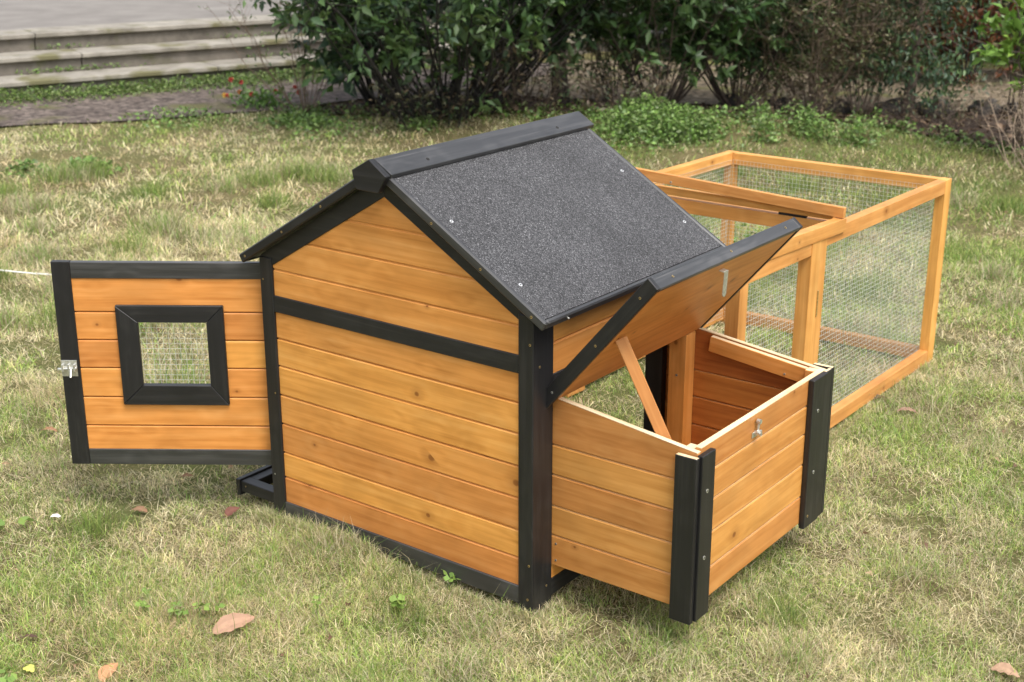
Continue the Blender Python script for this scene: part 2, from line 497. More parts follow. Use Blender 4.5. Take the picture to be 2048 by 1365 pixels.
def strip(name, near, far, lift, mat, nseg=160, across=14, label=None):
    def resample(pl, n):
        pl = np.array(pl, float); d = np.r_[0, np.cumsum(np.linalg.norm(np.diff(pl, axis=0), axis=1))]
        t = np.linspace(0, d[-1], n); return np.stack([np.interp(t, d, pl[:, 0]), np.interp(t, d, pl[:, 1])], -1)
    a, b = resample(near, nseg), resample(far, nseg)
    t = np.linspace(0, 1, across)[None, :, None]
    P = a[:, None] * (1 - t) + b[:, None] * t
    edge = (np.random.default_rng(5).random((nseg, across)) - .5) * .0
    z = Hs(P[..., 0], P[..., 1]) + lift
    V = np.concatenate([P, z[..., None]], -1).reshape(-1, 3)
    i, j = np.meshgrid(np.arange(nseg - 1), np.arange(across - 1), indexing='ij'); q = (i * across + j).ravel()
    F = np.stack([q, q + 1, q + across + 1, q + across], -1)[:, ::-1]
    o = tri_mesh(name, V, F, mat, smooth=True)
    return o
tag(strip('path', PATH_NEAR, PATH_FAR, .012, PATH), kind='structure')

def sub(pl, x0):
    return [p for p in pl if p[0] > x0]
MOSS = mottled('mossy_earth', (.10, .078, .050), (.19, .15, .10), (.28, .23, .16), 14, voro=26, moss=((.15, .16, .045), 2.2, .58), bump=.8)
tag(strip('mossy_path', sub(PATH_NEAR, -4.6), sub(PATH_FAR, -5.0), .022, MOSS), kind='structure')
# planting bed of bare soil and litter under the shrubs
BED = [(-4.95, 4.25), (-4.40, 4.20), (-3.80, 4.32), (-3.25, 4.72), (-2.80, 5.20), (-2.35, 5.52), (-1.6, 5.85), (-1.0, 5.6), (-.6, 5.35), (.2, 5.6), (1.6, 6.5)]
BED_FAR = [(-4.75, 4.75), (-4.42, 5.12), (-4.0, 5.42), (-3.4, 5.70), (-2.95, 5.82), (-2.5, 5.96), (-1.9, 6.31), (-1.28, 6.72), (-.3, 7.25), (.6, 7.9), (2.4, 8.5)]
tag(strip('soil_bed', BED, BED_FAR, .016, SOIL, nseg=140, across=30), kind='structure')

# stone steps running up to the paved terrace
S0 = Vector((-6.86, 3.36)); SD = Vector((.350, .937)); SP = Vector((-.937, .350))
def frame_box(mb, s0, s1, d0, d1, z0, z1, **kw):
    c = S0 + SD * ((s0 + s1) / 2) + SP * ((d0 + d1) / 2)
    M = Matrix(((SD.x, SP.x, 0, c.x), (SD.y, SP.y, 0, c.y), (0, 0, 1, (z0 + z1) / 2), (0, 0, 0, 1)))
    mb.box(M, (s1 - s0, d1 - d0, z1 - z0), **kw)
steps = empty('stone_steps', (S0.x, S0.y, 0))
RISE, TREAD = .122, .31
for k in range(3):
    tr, ri = MB(), MB()
    x = -9.0 + k * .37
    while x < 5.3:
        w = random.choice([1.55, 1.8, 2.1, 2.4])
        frame_box(tr, x + .003, x + w - .003, TREAD * k - .03, TREAD * (k + 1) + .02, RISE * (k + 1) - .034, RISE * (k + 1) + random.uniform(-.002, .002), bevel=.006)
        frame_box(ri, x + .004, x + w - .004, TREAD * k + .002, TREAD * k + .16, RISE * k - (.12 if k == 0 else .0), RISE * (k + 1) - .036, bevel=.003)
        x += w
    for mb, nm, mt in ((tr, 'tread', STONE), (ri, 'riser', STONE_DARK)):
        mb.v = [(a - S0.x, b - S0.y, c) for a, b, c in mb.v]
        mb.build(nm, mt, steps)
tag(steps, 'three long weathered stone steps with moss in the joints behind the path', 'steps')
pv = MB(); frame_box(pv, -16, 6.4, TREAD * 3 - .06, 5.6, RISE * 3 - .2, RISE * 3 - .012, bevel=0)
tag(pv.build('terrace_pavement', PAVING), kind='structure')
pv = MB(); frame_box(pv, -16, 6.4, 5.6, 40, RISE * 3 - .2, RISE * 3 - .010, bevel=0)
tag(pv.build('far_ground', mottled('dark_far_ground', (.035, .034, .034), (.05, .048, .048), (.065, .063, .062), 3, bump=.1)), kind='structure')  # darker ground continuing beyond the terrace pavement

# ------------------------------------------------------------------ chicken coop
W = .75
coop = empty('chicken_coop')
tag(coop, 'wooden chicken coop with black trim, felt roof, open door and propped nest box lid', 'chicken coop')
SLOPE = .604
def zr(x):   # top surface of the roof
    return .644 + SLOPE * (.044 - x) if x >= -.375 else .644 + SLOPE * (x + .794)
screw_mesh = {}
def screw(p, n, parent, r=.0032, mat=BRASS, inv=None):
    key = (mat.name, round(r, 5))
    if key not in screw_mesh:
        mb = MB(); mb.cyl((0, 0, -.004), (0, 0, .0006), r, seg=14, r1=r * .86)
        hb = MB(); hb.cyl((0, 0, .0007), (0, 0, .0009), r * .42, seg=6)
        mb.v += hb.v; base = len(mb.v) - len(hb.v)
        mb.f += [[i + base for i in f] for f in hb.f]; mb.gc += hb.gc; mb.pr += hb.pr; mb.mi += [1] * len(hb.f)
        o = mb.build('screw', [mat, HOLE], parent)
        screw_mesh[key] = o.data
    else:
        o = bpy.data.objects.new('screw', screw_mesh[key]); COL.objects.link(o); o.parent = parent
    o.matrix_local = Matrix.Translation(Vector(p)) @ Vector(n).to_track_quat('Z', 'Y').to_matrix().to_4x4()
    return o

def plank_wall(mb, axis, coord, th, lo, hi, cuts, clips=(), **kw):
    """horizontal tongue-and-groove planks; axis 'x': wall along x, front face at y=coord looking to -y; 'y': along y, front at x=coord looking to +x"""
    for z0, z1 in zip(cuts[:-1], cuts[1:]):
        poly = [(lo, z0 + .0014), (hi, z0 + .0014), (hi, z1 - .0014), (lo, z1 - .0014)]
        for c in clips: poly = clip(poly, *c) if len(poly) >= 3 else []
        if len(poly) < 3: continue
        if axis == 'x': mb.prism(poly, (0, coord, 0), (1, 0, 0), (0, 0, 1), 0, -th, bevel=.0022, **kw)
        else: mb.prism(poly, (coord, 0, 0), (0, 1, 0), (0, 0, 1), 0, -th, bevel=.0022, **kw)
    back = [(lo + .002, cuts[0] + .002), (hi - .002, cuts[0] + .002), (hi - .002, cuts[-1] - .002), (lo + .002, cuts[-1] - .002)]
    for c in clips: back = clip(back, *c)
    if axis == 'x': mb.prism(back, (0, coord + .0035, 0), (1, 0, 0), (0, 0, 1), 0, -(th - .006), bevel=0, **kw)
    else: mb.prism(back, (coord - .0035, 0, 0), (0, 1, 0), (0, 0, 1), 0, th - .006 if False else -(-(th - .006)) * -1, bevel=0, **kw)

RC = ((SLOPE, 1, .644 + SLOPE * .044 - .030), (-SLOPE, 1, .644 + SLOPE * .794 - .030))   # under the roof
mb = MB()
plank_wall(mb, 'x', .0062, .012, -.722, -.030, [.050, .1195, .1815, .2527, .3227, .3925, .4577, .5260], RC)
plank_wall(mb, 'x', .0062, .012, -.722, -.030, [.5262, .5480, .6182, .6915, .7620, .8400], RC)
mb.build('gable_wall', ORANGE, coop)
mb = MB(); mb.abox(-.712, -.034, .0012, .018, .5216, .5592); mb.build('middle_rail', BLACK, coop)
mb = MB(); mb.abox(-.712, -.034, .0012, .020, .018, .058); mb.build('bottom_rail', BLACK_WORN, coop)
for sgn in (1, -1):
    mb = MB()
    if sgn == 1: pts = [(-.375, .8262), (-.0345, .6290), (-.004, .6290), (-.004, zr(-.004) - .0245), (-.375, zr(-.375) - .0245)]
    else: pts = [(-.376, .8262), (-.376, zr(-.375) - .0245), (-.746, zr(-.746) - .0245), (-.746, .6250), (-.7105, .6290)]
    if sgn == -1: pts = pts[::-1]
    mb.prism(pts, (0, .0030, 0), (1, 0, 0), (0, 0, 1), 0, -.016)
    mb.build('gable_board', BLACK, coop)
def post(x0, x1, y0, y1, z1, z0=-.02):
    mb = MB(); mb.abox(x0, x1, y0, y1, z0, z1, bevel=.0018); return mb.build('corner_post', BLACK, coop)
p1 = post(-.0365, 0, 0, .069, zr(0) - .026)
for q, n in (((-.0076, 0, .5864), (0, -1, 0)), ((-.0085, 0, .113), (0, -1, 0)), ((-.012, 0, .035), (0, -1, 0)), ((0, .022, .5373), (1, 0, 0)), ((0, .05, .05), (1, 0, 0))):
    screw(q, n, p1, r=.0030)
p2 = post(-.75, -.712, 0, .045, zr(-.75) - .026)
for q in ((-.740, 0, .593), (-.739, 0, .1225), (-.722, 0, .327)): screw(q, (0, -1, 0), p2, r=.0022, mat=ZINC if q[2] < .2 else BRASS)
post(-.0365, 0, .602, .660, zr(0) - .026)
post(-.75, -.712, .615, .660, zr(-.75) - .026)
# eave side wall above the nest box
mb = MB(); plank_wall(mb, 'y', -.0045, .012, .066, .604, [.500, .5720, zr(0) - .026]); mb.build('side_wall', ORANGE, coop)
mb = MB(); mb.abox(-.018, -.0012, .068, .604, .4550, .5085); mb.build('hinge_rail', BLACK, coop)
mb = MB(); mb.abox(-.016, -.004, .067, .603, .055, .100); mb.build('side_wall', ORANGE, coop)
mb = MB(); mb.abox(-.020, -.002, .067, .603, .018, .057); mb.build('bottom_rail', BLACK, coop)
# back wall: planked gable over a doorway to the run, jambs beside it
mb = MB()
plank_wall(mb, 'x', .645, .012, -.714, -.034, [.520, .590, .660, .730, .800, .842], RC)
plank_wall(mb, 'x', .645, .012, -.110, -.034, [.050, .118, .186, .254, .322, .390, .458, .519])
mb.build('back_wall', ORANGE, coop)
mb = MB(); mb.abox(-.122, -.076, .618, .640, .0, .520, g='z'); mb.abox(-.712, -.680, .618, .640, .0, .520, g='z'); mb.abox(-.680, -.122, .620, .638, .47, .519)
mb.build('doorway_frame', BLACK, coop)
# left side wall with the doorway the big door belongs to
mb = MB(); mb.abox(-.745, -.730, .045, .616, .05, .125); mb.build('sill_board', ORANGE, coop)
mb = MB(); mb.abox(-.747, -.728, .045, .616, .012, .048); mb.build('bottom_rail', BLACK, coop)

# roof: two framed panels with mineral felt
def roof_panel(side):
    root = empty('roof_panel', (0, 0, 0), coop)
    if side == 1: O, ex = Vector((-.375, 0, zr(-.375))), Vector((1, 0, -SLOPE)).normalized()
    else: O, ex = Vector((-.375, 0, zr(-.375))), Vector((-1, 0, -SLOPE)).normalized()
    ey = Vector((0, 1, 0)); n = ex.cross(ey) if side == 1 else ey.cross(ex)
    if n.z < 0: n = -n
    Ls = .419 * math.sqrt(1 + SLOPE ** 2)
    y0, y1 = -.020, .690
    def P(s, y, h): return O + ex * s + ey * y + n * h
    T = .0205; wd = .011
    mb = MB()
    mb.beam(P(.0, (y0 + y1) / 2, -.0125), P(Ls - wd, (y0 + y1) / 2, -.0125), y1 - y0 - 2 * wd, .012, ey, bevel=0)
    mb.build('roof_board', BLACK, root)
    BW = BLACK_WORN if side == 1 else BLACK
    fr = MB()
    fr.beam(P(0, y0 + wd / 2, -T / 2), P(Ls, y0 + wd / 2, -T / 2), wd, T, ey, bevel=.003); ob = fr.build('edge_batten', BW, root)
    fr = MB(); fr.beam(P(0, y1 - wd / 2, -T / 2), P(Ls, y1 - wd / 2, -T / 2), wd, T, ey, bevel=.003); fr.build('edge_batten', BW, root)
    fr = MB(); fr.beam(P(Ls - wd / 2, y0 + wd, -T / 2), P(Ls - wd / 2, y1 - wd, -T / 2), wd, T - .0004, ex, bevel=.003); fr.build('edge_batten', BW, root)
    ft = MB(); ft.beam(P(.002, (y0 + y1) / 2, -.0045), P(Ls - wd - .001, (y0 + y1) / 2, -.0045), y1 - y0 - 2 * wd - .002, .004, ey, bevel=0)
    ft.build('roofing_felt', FELT, root)
    return root, P, n
rr, RP, rn = roof_panel(1)
rl, LP, ln = roof_panel(-1)
for q in ((-.2126, .0184), (-.0453, .0202), (-.2107, .6361), (-.0474, .6466)):
    screw((q[0], q[1], zr(q[0]) - .0022), rn, rr, r=.0046, mat=WHITE_SCREW)
for x in (-.2322, -.1115, .0098): screw((x, -.0202, zr(x) - .0135), (0, -1, 0), rr, r=.0032)
for x in (-.6521, -.5322, -.7721): screw((x, -.0202, zr(x) - .0125), (0, -1, 0), rl, r=.0028)
for y in (.06, .37): screw((.0455 - .004, y, zr(.044) - .010), Vector((1, 0, -.4)), rr, r=.0022, mat=ZINC)

ridge = empty('ridge_cap', (0, 0, 0), coop)
mb = MB()
A, Rr, Ri, Ai, Li, Ll = (-.3775, .9085), (-.3325, .8812), (-.3355, .8725), (-.3775, .8975), (-.4195, .8725), (-.4245, .8812)
mb.prism([A, Rr, Ri, Ai][::-1], (0, 0, 0), (1, 0, 0), (0, 0, 1), .0195, -.702, bevel=.001)
# grain must run along the ridge: remap the stored coordinates
mb.gc = [(g[2], g[0], g[1]) for g in mb.gc]; mb.build('ridge_board', BLACK_WORN, ridge)
mb = MB(); mb.prism([A, Ai, Li, Ll][::-1], (-.0003, 0, 0), (1, 0, 0), (0, 0, 1), .0195, -.702, bevel=.001)
mb.gc = [(g[2], g[0], g[1]) for g in mb.gc]; mb.build('ridge_board', BLACK_WORN, ridge)
mb = MB(); mb.prism([(-.3778, .9090), (-.4248, .8822), (-.4225, .8690), (-.4135, .8435), (-.3555, .8432), (-.3335, .8790)], (0, -.0360, 0), (1, 0, 0), (0, 0, 1), 0, -.0155)
mb.build('end_block', BLACK, ridge)
for y in (.1095, .5705):
    mb = MB(); q = Vector((-.3475, y, .8905)); nn = Vector((.52, 0, .85)).normalized()
    mb.cyl(q - nn * .004, q + nn * .0004, .0040, seg=12); mb.build('screw_hole', HOLE, ridge)

# ------------------------------------------------------------------ nest box
nest = empty('nest_box', (0, 0, 0), coop)
def nside(z): return z
mb = MB()
topz = lambda x: .4600 - .1150 * x
plank_wall(mb, 'x', .0705, .0115, -.0300, .3285, [.0878, .1574, .2237, .2924, .3579, .4700], ((.1150, 1, .4600),), raw_up=1)
mb.build('side_panel', [ORANGE2, RAW], nest)
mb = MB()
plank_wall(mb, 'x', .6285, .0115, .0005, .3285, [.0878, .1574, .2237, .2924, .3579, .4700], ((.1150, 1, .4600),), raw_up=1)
mb.build('side_panel', [ORANGE_SHADE, RAW], nest)
mb = MB()
plank_wall(mb, 'y', .3265, .012, .0835, .6270, [.0905, .1570, .2330, .3040, .3690, .4290], raw_up=1)
mb.build('front_panel', [ORANGE2, RAW], nest)
for yc in (.0763, .6343):      # sawn, unstained top edges
    mb = MB(); mb.beam((.001, yc, topz(.001) + .0002), (.3275, yc, topz(.3275) + .0002), .0120, .0016, (0, 1, 0), bevel=.0004); mb.build('sawn_edge', RAW, nest)
mb = MB(); mb.abox(.3142, .3270, .0840, .6265, .4272, .4296, bevel=.0005); mb.build('sawn_edge', RAW, nest)
mb = MB(); mb.abox(.002, .314, .083, .627, .090, .100, bevel=0, g='y'); mb.build('floor_board', ORANGE, nest)
cl = MB()   # inner cleats
cl.abox(.292, .3140, .0825, .106, .101, .4235, g='z', raw_up=1); cl.build('inner_cleat', [ORANGE, RAW], nest)
cl = MB(); cl.abox(.288, .3140, .604, .6275, .101, .4255, g='z', raw_up=1); cl.build('inner_cleat', [ORANGE, RAW], nest)
cl = MB(); cl.abox(-.040, .0045, .586, .6275, .060, .4530, g='z'); cl.build('inner_cleat', ORANGE, nest); cl = MB()
cl.beam((.048, .620, topz(.048) - .0205), (.286, .620, topz(.286) - .0205), .036, .014, (0, 0, 1), raw_up=1); cl.build('inner_cleat', [ORANGE, RAW], nest)

cp = empty('corner_post', (0, 0, 0), nest)
mb = MB(); mb.abox(.2870, .3340, .0565, .0690, .0690, .4160, g='z', raw_up=1); mb.build('post_board', [BLACK, RAW], cp)
mb = MB(); mb.abox(.3275, .3395, .0695, .1195, .0720, .4190, g='z'); o = mb.build('post_board', BLACK, cp)
for z in (.3421, .2018): screw((.3397, .092, z), (1, 0, 0), cp, r=.0046, mat=ZINC)
mb = MB(); mb.abox(.3275, .3400, .5410, .6110, .0830, .4290, g='z'); mb.build('corner_post', BLACK, nest)
mb = MB(); mb.abox(.2890, .3355, .6405, .6530, .0820, .4290, g='z', raw_up=1); mb.abox(.3275, .3360, .6115, .6400, .0820, .4285, g='z', raw_up=1); mb.build('corner_post', [BLACK, RAW], nest)
for z in (.353, .210): screw((.3402, .571, z), (1, 0, 0), nest, r=.0046, mat=ZINC)
screw((.3402, .556, .110), (1, 0, 0), nest, r=.0034, mat=BRASS)
for z in (.140, .1024): screw((.0085, .0703, z), (0, -1, 0), nest, r=.0028, mat=ZINC)
screw((-.018, .5858, .352), (0, -1, 0), nest, r=.0034, mat=ZINC); screw((.237, .6125, .402), (0, -1, 0), nest, r=.0030, mat=ZINC)
# turn button latch on the front panel
mb = MB()
mb.abox(.3267, .3282, .290, .310, .379, .391, bevel=.0006)
mb.cyl((.328, .301, .389), (.342, .301, .389), .0045, seg=10)
mb.beam((.336, .293, .395), (.337, .311, .3905), .006, .004, (0, 0, 1), bevel=.001)
mb.cyl((.333, .302, .394), (.334, .305, .412), .0028, seg=8); mb.cyl((.330, .305, .413), (.338, .305, .413), .0052, seg=10)
mb.build('turn_latch', ZINC, nest)

# ------------------------------------------------------------------ nest box lid, propped open
lid = empty('nest_box_lid', (0, 0, 0), coop)
HX, HZ = .0172, .4616
LD = Vector((.2445 - HX, 0, .7282 - HZ)).normalized(); LN = Vector((-LD.z, 0, LD.x))   # LN points up/away from the nest
def LQ(s, y, h): return Vector((HX, 0, HZ)) + LD * s + Vector((0, y, 0)) + LN * h
LL = .350
mb = MB(); mb.beam(LQ(-.008, .345, .008), LQ(LL - .012, .345, .008), .576, .010, (0, 1, 0)); mb.gc = [(g[1], g[0], g[2]) for g in mb.gc]; mb.build('lid_board', ORANGE, lid)
mb = MB(); mb.beam(LQ(.0, .345, .0165), LQ(LL - .014, .345, .0165), .574, .004, (0, 1, 0), bevel=0); mb.build('roofing_felt', FELT, lid)
for y, e in ((.0505, .003), (.6395, 0)):
    mb = MB(); mb.beam(LQ(-.046 if y < .1 else -.02, y, .0155), LQ(LL + e, y, .0155), .029, .0115, LN); b = mb.build('edge_batten', BLACK, lid)
    if y < .1:
        for s in (.012, .165, .312): screw(LQ(s, .0446, .0150), (0, -1, 0), b, r=.0028, mat=ZINC if s < .1 else BRASS)
mb = MB(); mb.beam(LQ(LL - .0055, .0566, .0152), LQ(LL - .0055, .6334, .0152), .0285, .011, LN, bevel=.002); b = mb.build('edge_batten', BLACK_WORN, lid)
for y in (.118, .343, .581): screw(LQ(LL + .0002, y, .0150), LD, b, r=.0030)
hp = MB()   # hasp hanging from the underside
q = LQ(LL - .030, .318, -.001)
hp.beam(q, q + Vector((.012, 0, -.002)), .020, .0016, (0, 1, 0), bevel=.0004)
hp.beam(q + Vector((.012, 0, 0)), q + Vector((.010, -.001, -.046)), .0155, .0016, (0, 1, 0), bevel=.0004)
hp.cyl(q + Vector((.0092, -.001, -.046)), q + Vector((.0108, -.001, -.046)), .0078, seg=16)
hp.build('hasp', ZINC, lid)
mb = MB(); mb.beam((.262, .096, .385), LQ(.187, .094, .001), .024, .010, (.75, .55, .3), raw_up=None)
mb.build('prop_stick', ORANGE2, coop)

# ------------------------------------------------------------------ the big door, swung open
DANG = R(-35.57)
door = empty('door', (-.752, .034, 0), coop)
dd = Vector((-math.cos(DANG), math.sin(DANG), 0)); dn = Vector((dd.y, -dd.x, 0))   # towards the camera
if dn.dot(CAM - Vector((-.75, 0, .4))) < 0: dn = -dn
def DP(s, z, h): return dd * s + Vector((0, 0, z)) + dn * h
def dbox(mb, s0, s1, z0, z1, h0, h1, horiz=True, **kw):
    if horiz: mb.beam(DP(s0, (z0 + z1) / 2, (h0 + h1) / 2), DP(s1, (z0 + z1) / 2, (h0 + h1) / 2), z1 - z0, h1 - h0, (0, 0, 1), **kw)
    else: mb.beam(DP((s0 + s1) / 2, z0, (h0 + h1) / 2), DP((s0 + s1) / 2, z1, (h0 + h1) / 2), s1 - s0, h1 - h0, dd, **kw)
cuts = [.160, .2255, .2965, .3677, .4355, .5024, .590]
mb = MB()
for z0, z1 in zip(cuts[:-1], cuts[1:]):
    segs = [(.006, .455)]
    if z1 > .325 and z0 < .481: segs = [(.006, .135), (.325, .455)]
    for a, b in segs:
        dbox(mb, a, b, z0 + .001, z1 - .001, -.010, -.0015, bevel=.0022)
# short pieces that close the rows above and below the window hole
dbox(mb, .1352, .3248, .484, .5014, -.010, -.0025, bevel=0); dbox(mb, .1352, .3248, .2975, .3265, -.010, -.0025, bevel=0)
dbox(mb, .008, .134, .165, .585, -.0125, -.0105, bevel=0); dbox(mb, .326, .453, .165, .585, -.0125, -.0105, bevel=0); dbox(mb, .134, .326, .165, .300, -.0125, -.0105, bevel=0); dbox(mb, .134, .326, .485, .585, -.0125, -.0105, bevel=0)
mb.build('door_planks', ORANGE, door)
mb = MB(); dbox(mb, .451, .4935, .129, .6215, -.0135, .003, horiz=False); mb.build('stile', BLACK, door)
mb = MB(); dbox(mb, .0, .4508, .5825, .6205, -.013, .002); mb.build('top_rail', BLACK_WORN, door)
mb = MB(); dbox(mb, .0, .4508, .129, .1675, -.013, .002); mb.build('bottom_rail', BLACK_WORN, door)
wf = empty('window_frame', (0, 0, 0), door)
def dpoly(mb, pts, h0, h1):
    O = DP(0, 0, 0)
    mb.prism(pts, O, dd, (0, 0, 1), h0 if dd.cross(Vector((0, 0, 1))).dot(dn) > 0 else -h0, h1 if dd.cross(Vector((0, 0, 1))).dot(dn) > 0 else -h1, bevel=.0012)
a0, a1, b0, b1, c0, c1, e0, e1 = .111, .356, .281, .521, .151, .307, .329, .481
for pts, rot in (([(a0, b1), (a1, b1), (c1, e1), (c0, e1)], 0), ([(a0, b0), (a1, b0), (c1, e0), (c0, e0)], 0), ([(a0, b0 + .0006), (a0, b1 - .0006), (c0, e1 - .0004), (c0, e0 + .0004)], 1), ([(a1, b0 + .0006), (a1, b1 - .0006), (c1, e1 - .0004), (c1, e0 + .0004)], 1)):
    mb = MB(); dpoly(mb, pts, -.001 if rot else -.0012, .0082)
    if rot: mb.gc = [(g[1], g[0], g[2]) for g in mb.gc]
    mb.build('frame_board', BLACK, wf)
# inner lining of the opening
mb = MB()
dbox(mb, c0 - .006, c1 + .006, e0 - .0075, e0 - .0015, -.013, -.0016); mb.build('frame_lining', BLACK, wf)
mb = MB(); dbox(mb, c0 - .006, c1 + .006, e1 + .0015, e1 + .0075, -.013, -.0016)
mb.build('frame_lining', BLACK, wf)

def wires(p0, ea, eb, na, nb, step, r, name, parent, skew=0.0):
    """square welded mesh: na wires along eb spaced on ea, nb wires along ea spaced on eb"""
    ea, eb = Vector(ea), Vector(eb); p0 = Vector(p0); n = ea.cross(eb).normalized()
    LA, LB = (na - 1) * step, (nb - 1) * step
    V, F = [], []
    def wire(a, d, L, off):
        u = d.cross(n).normalized()
        seg = 2
        for k in range(seg + 1):
            c = a + d * (L * k / seg) + n * off + (u * random.uniform(-.0006, .0006) if k == 1 else u * 0)
            for s in range(4):
                an = math.pi / 2 * s + .785
                V.append(tuple(c + (u * math.cos(an) + n * math.sin(an)) * r))
        b = len(V) - 4 * (seg + 1)
        for k in range(seg):
            for s in range(4):
                F.append((b + k * 4 + s, b + k * 4 + (s + 1) % 4, b + (k + 1) * 4 + (s + 1) % 4, b + (k + 1) * 4 + s))
    for i in range(na): wire(p0 + ea * (i * step), eb, LB, 0)
    for j in range(nb): wire(p0 + eb * (j * step), ea, LA, r * 1.6)
    return tri_mesh(name, np.array(V), np.array(F), WIRE, parent=parent)
wires(DP(c0 - .008, e0 - .006, -.0115), dd, (0, 0, 1), 14, 14, .0127, .00042, 'window_mesh', door)
# tower bolt on the stile
bl = MB()
dbox(bl, .457, .4935, .349, .388, .003, .0042, bevel=.0004)
bl.cyl(DP(.456, .370, .0085), DP(.500, .3675, .0085), .0034, seg=10)
for s in (.462, .475, .489): bl.beam(DP(s, .361, .0075), DP(s, .380, .0075), .005, .0095, dd, bevel=.001)
bl.cyl(DP(.470, .367, .010), DP(.4685, .352, .022), .0026, seg=8)
bl.build('door_bolt', ZINC, door)
# slide-out tray frame and step under the door
ty = empty('pull_out_tray', (0, 0, 0), coop)
mb = MB()
mb.abox(-.884, -.752, .022, .050, .030, .058, g='x'); mb.abox(-.884, -.752, .560, .588, .030, .058, g='x'); mb.abox(-.8835, -.856, .0505, .5595, .031, .057, g='y')
mb.build('tray_frame', BLACK, ty)
mb = MB(); mb.abox(-.898, -.8845, .018, .592, .020, .0615, g='y'); mb.build('tray_front', BLACK, ty)
screw((-.868, .0218, .047), (0, -1, 0), ty, r=.002)

# ------------------------------------------------------------------ wire run
run = empty('wire_run', (0, 2.02, 0))
run.rotation_euler = (R(-.94), 0, 0)
tag(run, 'long low chicken run of orange timber frames covered with square wire mesh', 'animal run')
def RB(name, *boxes, mat=RUNWOOD, parent=run):
    mb = MB()
    for b in boxes:
        mb.abox(b[0], b[1], b[2] - 2.02, b[3] - 2.02, b[4], b[5], **(b[6] if len(b) > 6 else {}))
    return mb.build(name, mat, parent)
X0, X1, Y0, YM, Y1, ZT = -.676, .074, .690, 1.112, 2.022, .577
PW = .036
# end frame (far)
RB('corner_post', (X1 - .030, X1, Y1 - .046, Y1, -.01, ZT, {'g': 'z'}))
RB('corner_post', (X0, X0 + .036, Y1 - .030, Y1, -.01, ZT, {'g': 'z'}))
RB('top_rail', (X0 + .0362, X1 - .0302, Y1 - .030, Y1 - .001, ZT - .040, ZT - .001))
RB('bottom_rail', (X0 + .0362, X1 - .0302, Y1 - .030, Y1 - .001, .004, .042))
# front long side, far module
RB('corner_post', (X1 - .030, X1, YM + .001, YM + .040, -.01, ZT - .001, {'g': 'z'}))
RB('top_rail', (X1 - .029, X1 - .001, YM + .0402, Y1 - .0462, ZT - .041, ZT - .0005))
RB('bottom_rail', (X1 - .029, X1 - .001, YM + .0402, Y1 - .0462, .004, .044))
# front long side, near module
RB('corner_post', (X1 - .034, X1 + .002, YM - .050, YM, -.01, .5655, {'g': 'z'}))
RB('corner_post', (X1 - .034, X1 + .001, Y0, Y0 + .040, -.01, .5655, {'g': 'z'}))
RB('top_rail', (X1 - .031, X1 + .000, Y0 + .0402, YM - .0502, .5285, .5648))
RB('bottom_rail', (X1 - .031, X1 - .001, Y0 + .0402, YM - .0502, .004, .044))
RB('door_hinge', (X1 + .0022, X1 + .0045, YM - .003, YM + .003, .36, .43, {'g': 'z'}), mat=BRASS)
# left long side
RB('corner_post', (X0, X0 + .030, YM - .050, YM + .040, -.01, ZT - .002, {'g': 'z'}))
RB('corner_post', (X0, X0 + .034, Y0, Y0 + .040, -.01, ZT - .002, {'g': 'z'}))
RB('top_rail', (X0 + .001, X0 + .029, YM + .0402, Y1 - .0302, ZT - .041, ZT - .0005), (X0 + .001, X0 + .029, Y0 + .0402, YM - .0502, ZT - .041, ZT - .001))
RB('bottom_rail', (X0 + .001, X0 + .029, YM + .0402, Y1 - .0302, .004, .042), (X0 + .001, X0 + .029, Y0 + .0402, YM - .0502, .004, .042))
# cross rail of the near module at the top (the opening's edge)
RB('cross_rail', (X0 + .0302, X1 - .0305, 1.243, 1.275, .5400, .5765))
# hatch: frame rails lying ajar on the run
hatch = empty('hatch_lid', (0, 0, 0), run)
def HB(p0, p1, w, t, wd=(0, 0, 1), nm='hatch_rail'):
    mb = MB(); mb.beam(Vector(p0) - Vector((0, 2.02, 0)), Vector(p1) - Vector((0, 2.02, 0)), w, t, wd); return mb.build(nm, RUNWOOD, hatch)
HB((X0 + .02, 1.233, .6400), (X1 + .006, 1.233, .6085), .028, .014)
HB((X0 + .032, 1.2505, .5955), (X1 - .030, 1.2505, .5935), .021, .018)
HB((X1 - .011, .700, .5870), (X1 - .007, 1.2475, .5750), .036, .026)
HB((X0 + .014, .700, .5870), (X0 + .014, 1.2475, .5770), .036, .026)
HB((X0 + .030, .712, .5870), (X1 - .026, .712, .5870), .034, .022)
screw(Vector((-.43, 1.2258 - 2.02, .6245)), (0, -1, 0), hatch, r=.004, mat=ZINC)
mb = MB(); mb.abox(-.110, -.030, 1.2420 - 2.02, 1.2520 - 2.02, .5768, .5832); mb.build('hinge', HOLE, hatch)
St, wr = .0127, .00044
YB = -2.02
def n_(a, b): return int((b - a) / St) + 1
RB  # mesh panels sit on the inner faces of the frames
wires((X1 - .0305, YM + .030 + YB, .02), (0, 1, 0), (0, 0, 1), n_(YM + .03, Y1 - .03), n_(.02, ZT - .02), St, wr, 'front_mesh', run)
wires((X1 - .0345, Y0 + .02 + YB, .02), (0, 1, 0), (0, 0, 1), n_(Y0 + .02, YM - .02), n_(.02, ZT - .04), St, wr, 'front_mesh', run)
wires((X0 + .0305, Y0 + .02 + YB, .02), (0, 1, 0), (0, 0, 1), n_(Y0 + .02, Y1 - .03), n_(.02, ZT - .02), St, wr, 'back_mesh', run)
wires((X0 + .02, Y1 - .0305 + YB, .02), (1, 0, 0), (0, 0, 1), n_(X0 + .02, X1 - .02), n_(.02, ZT - .02), St, wr, 'end_mesh', run)

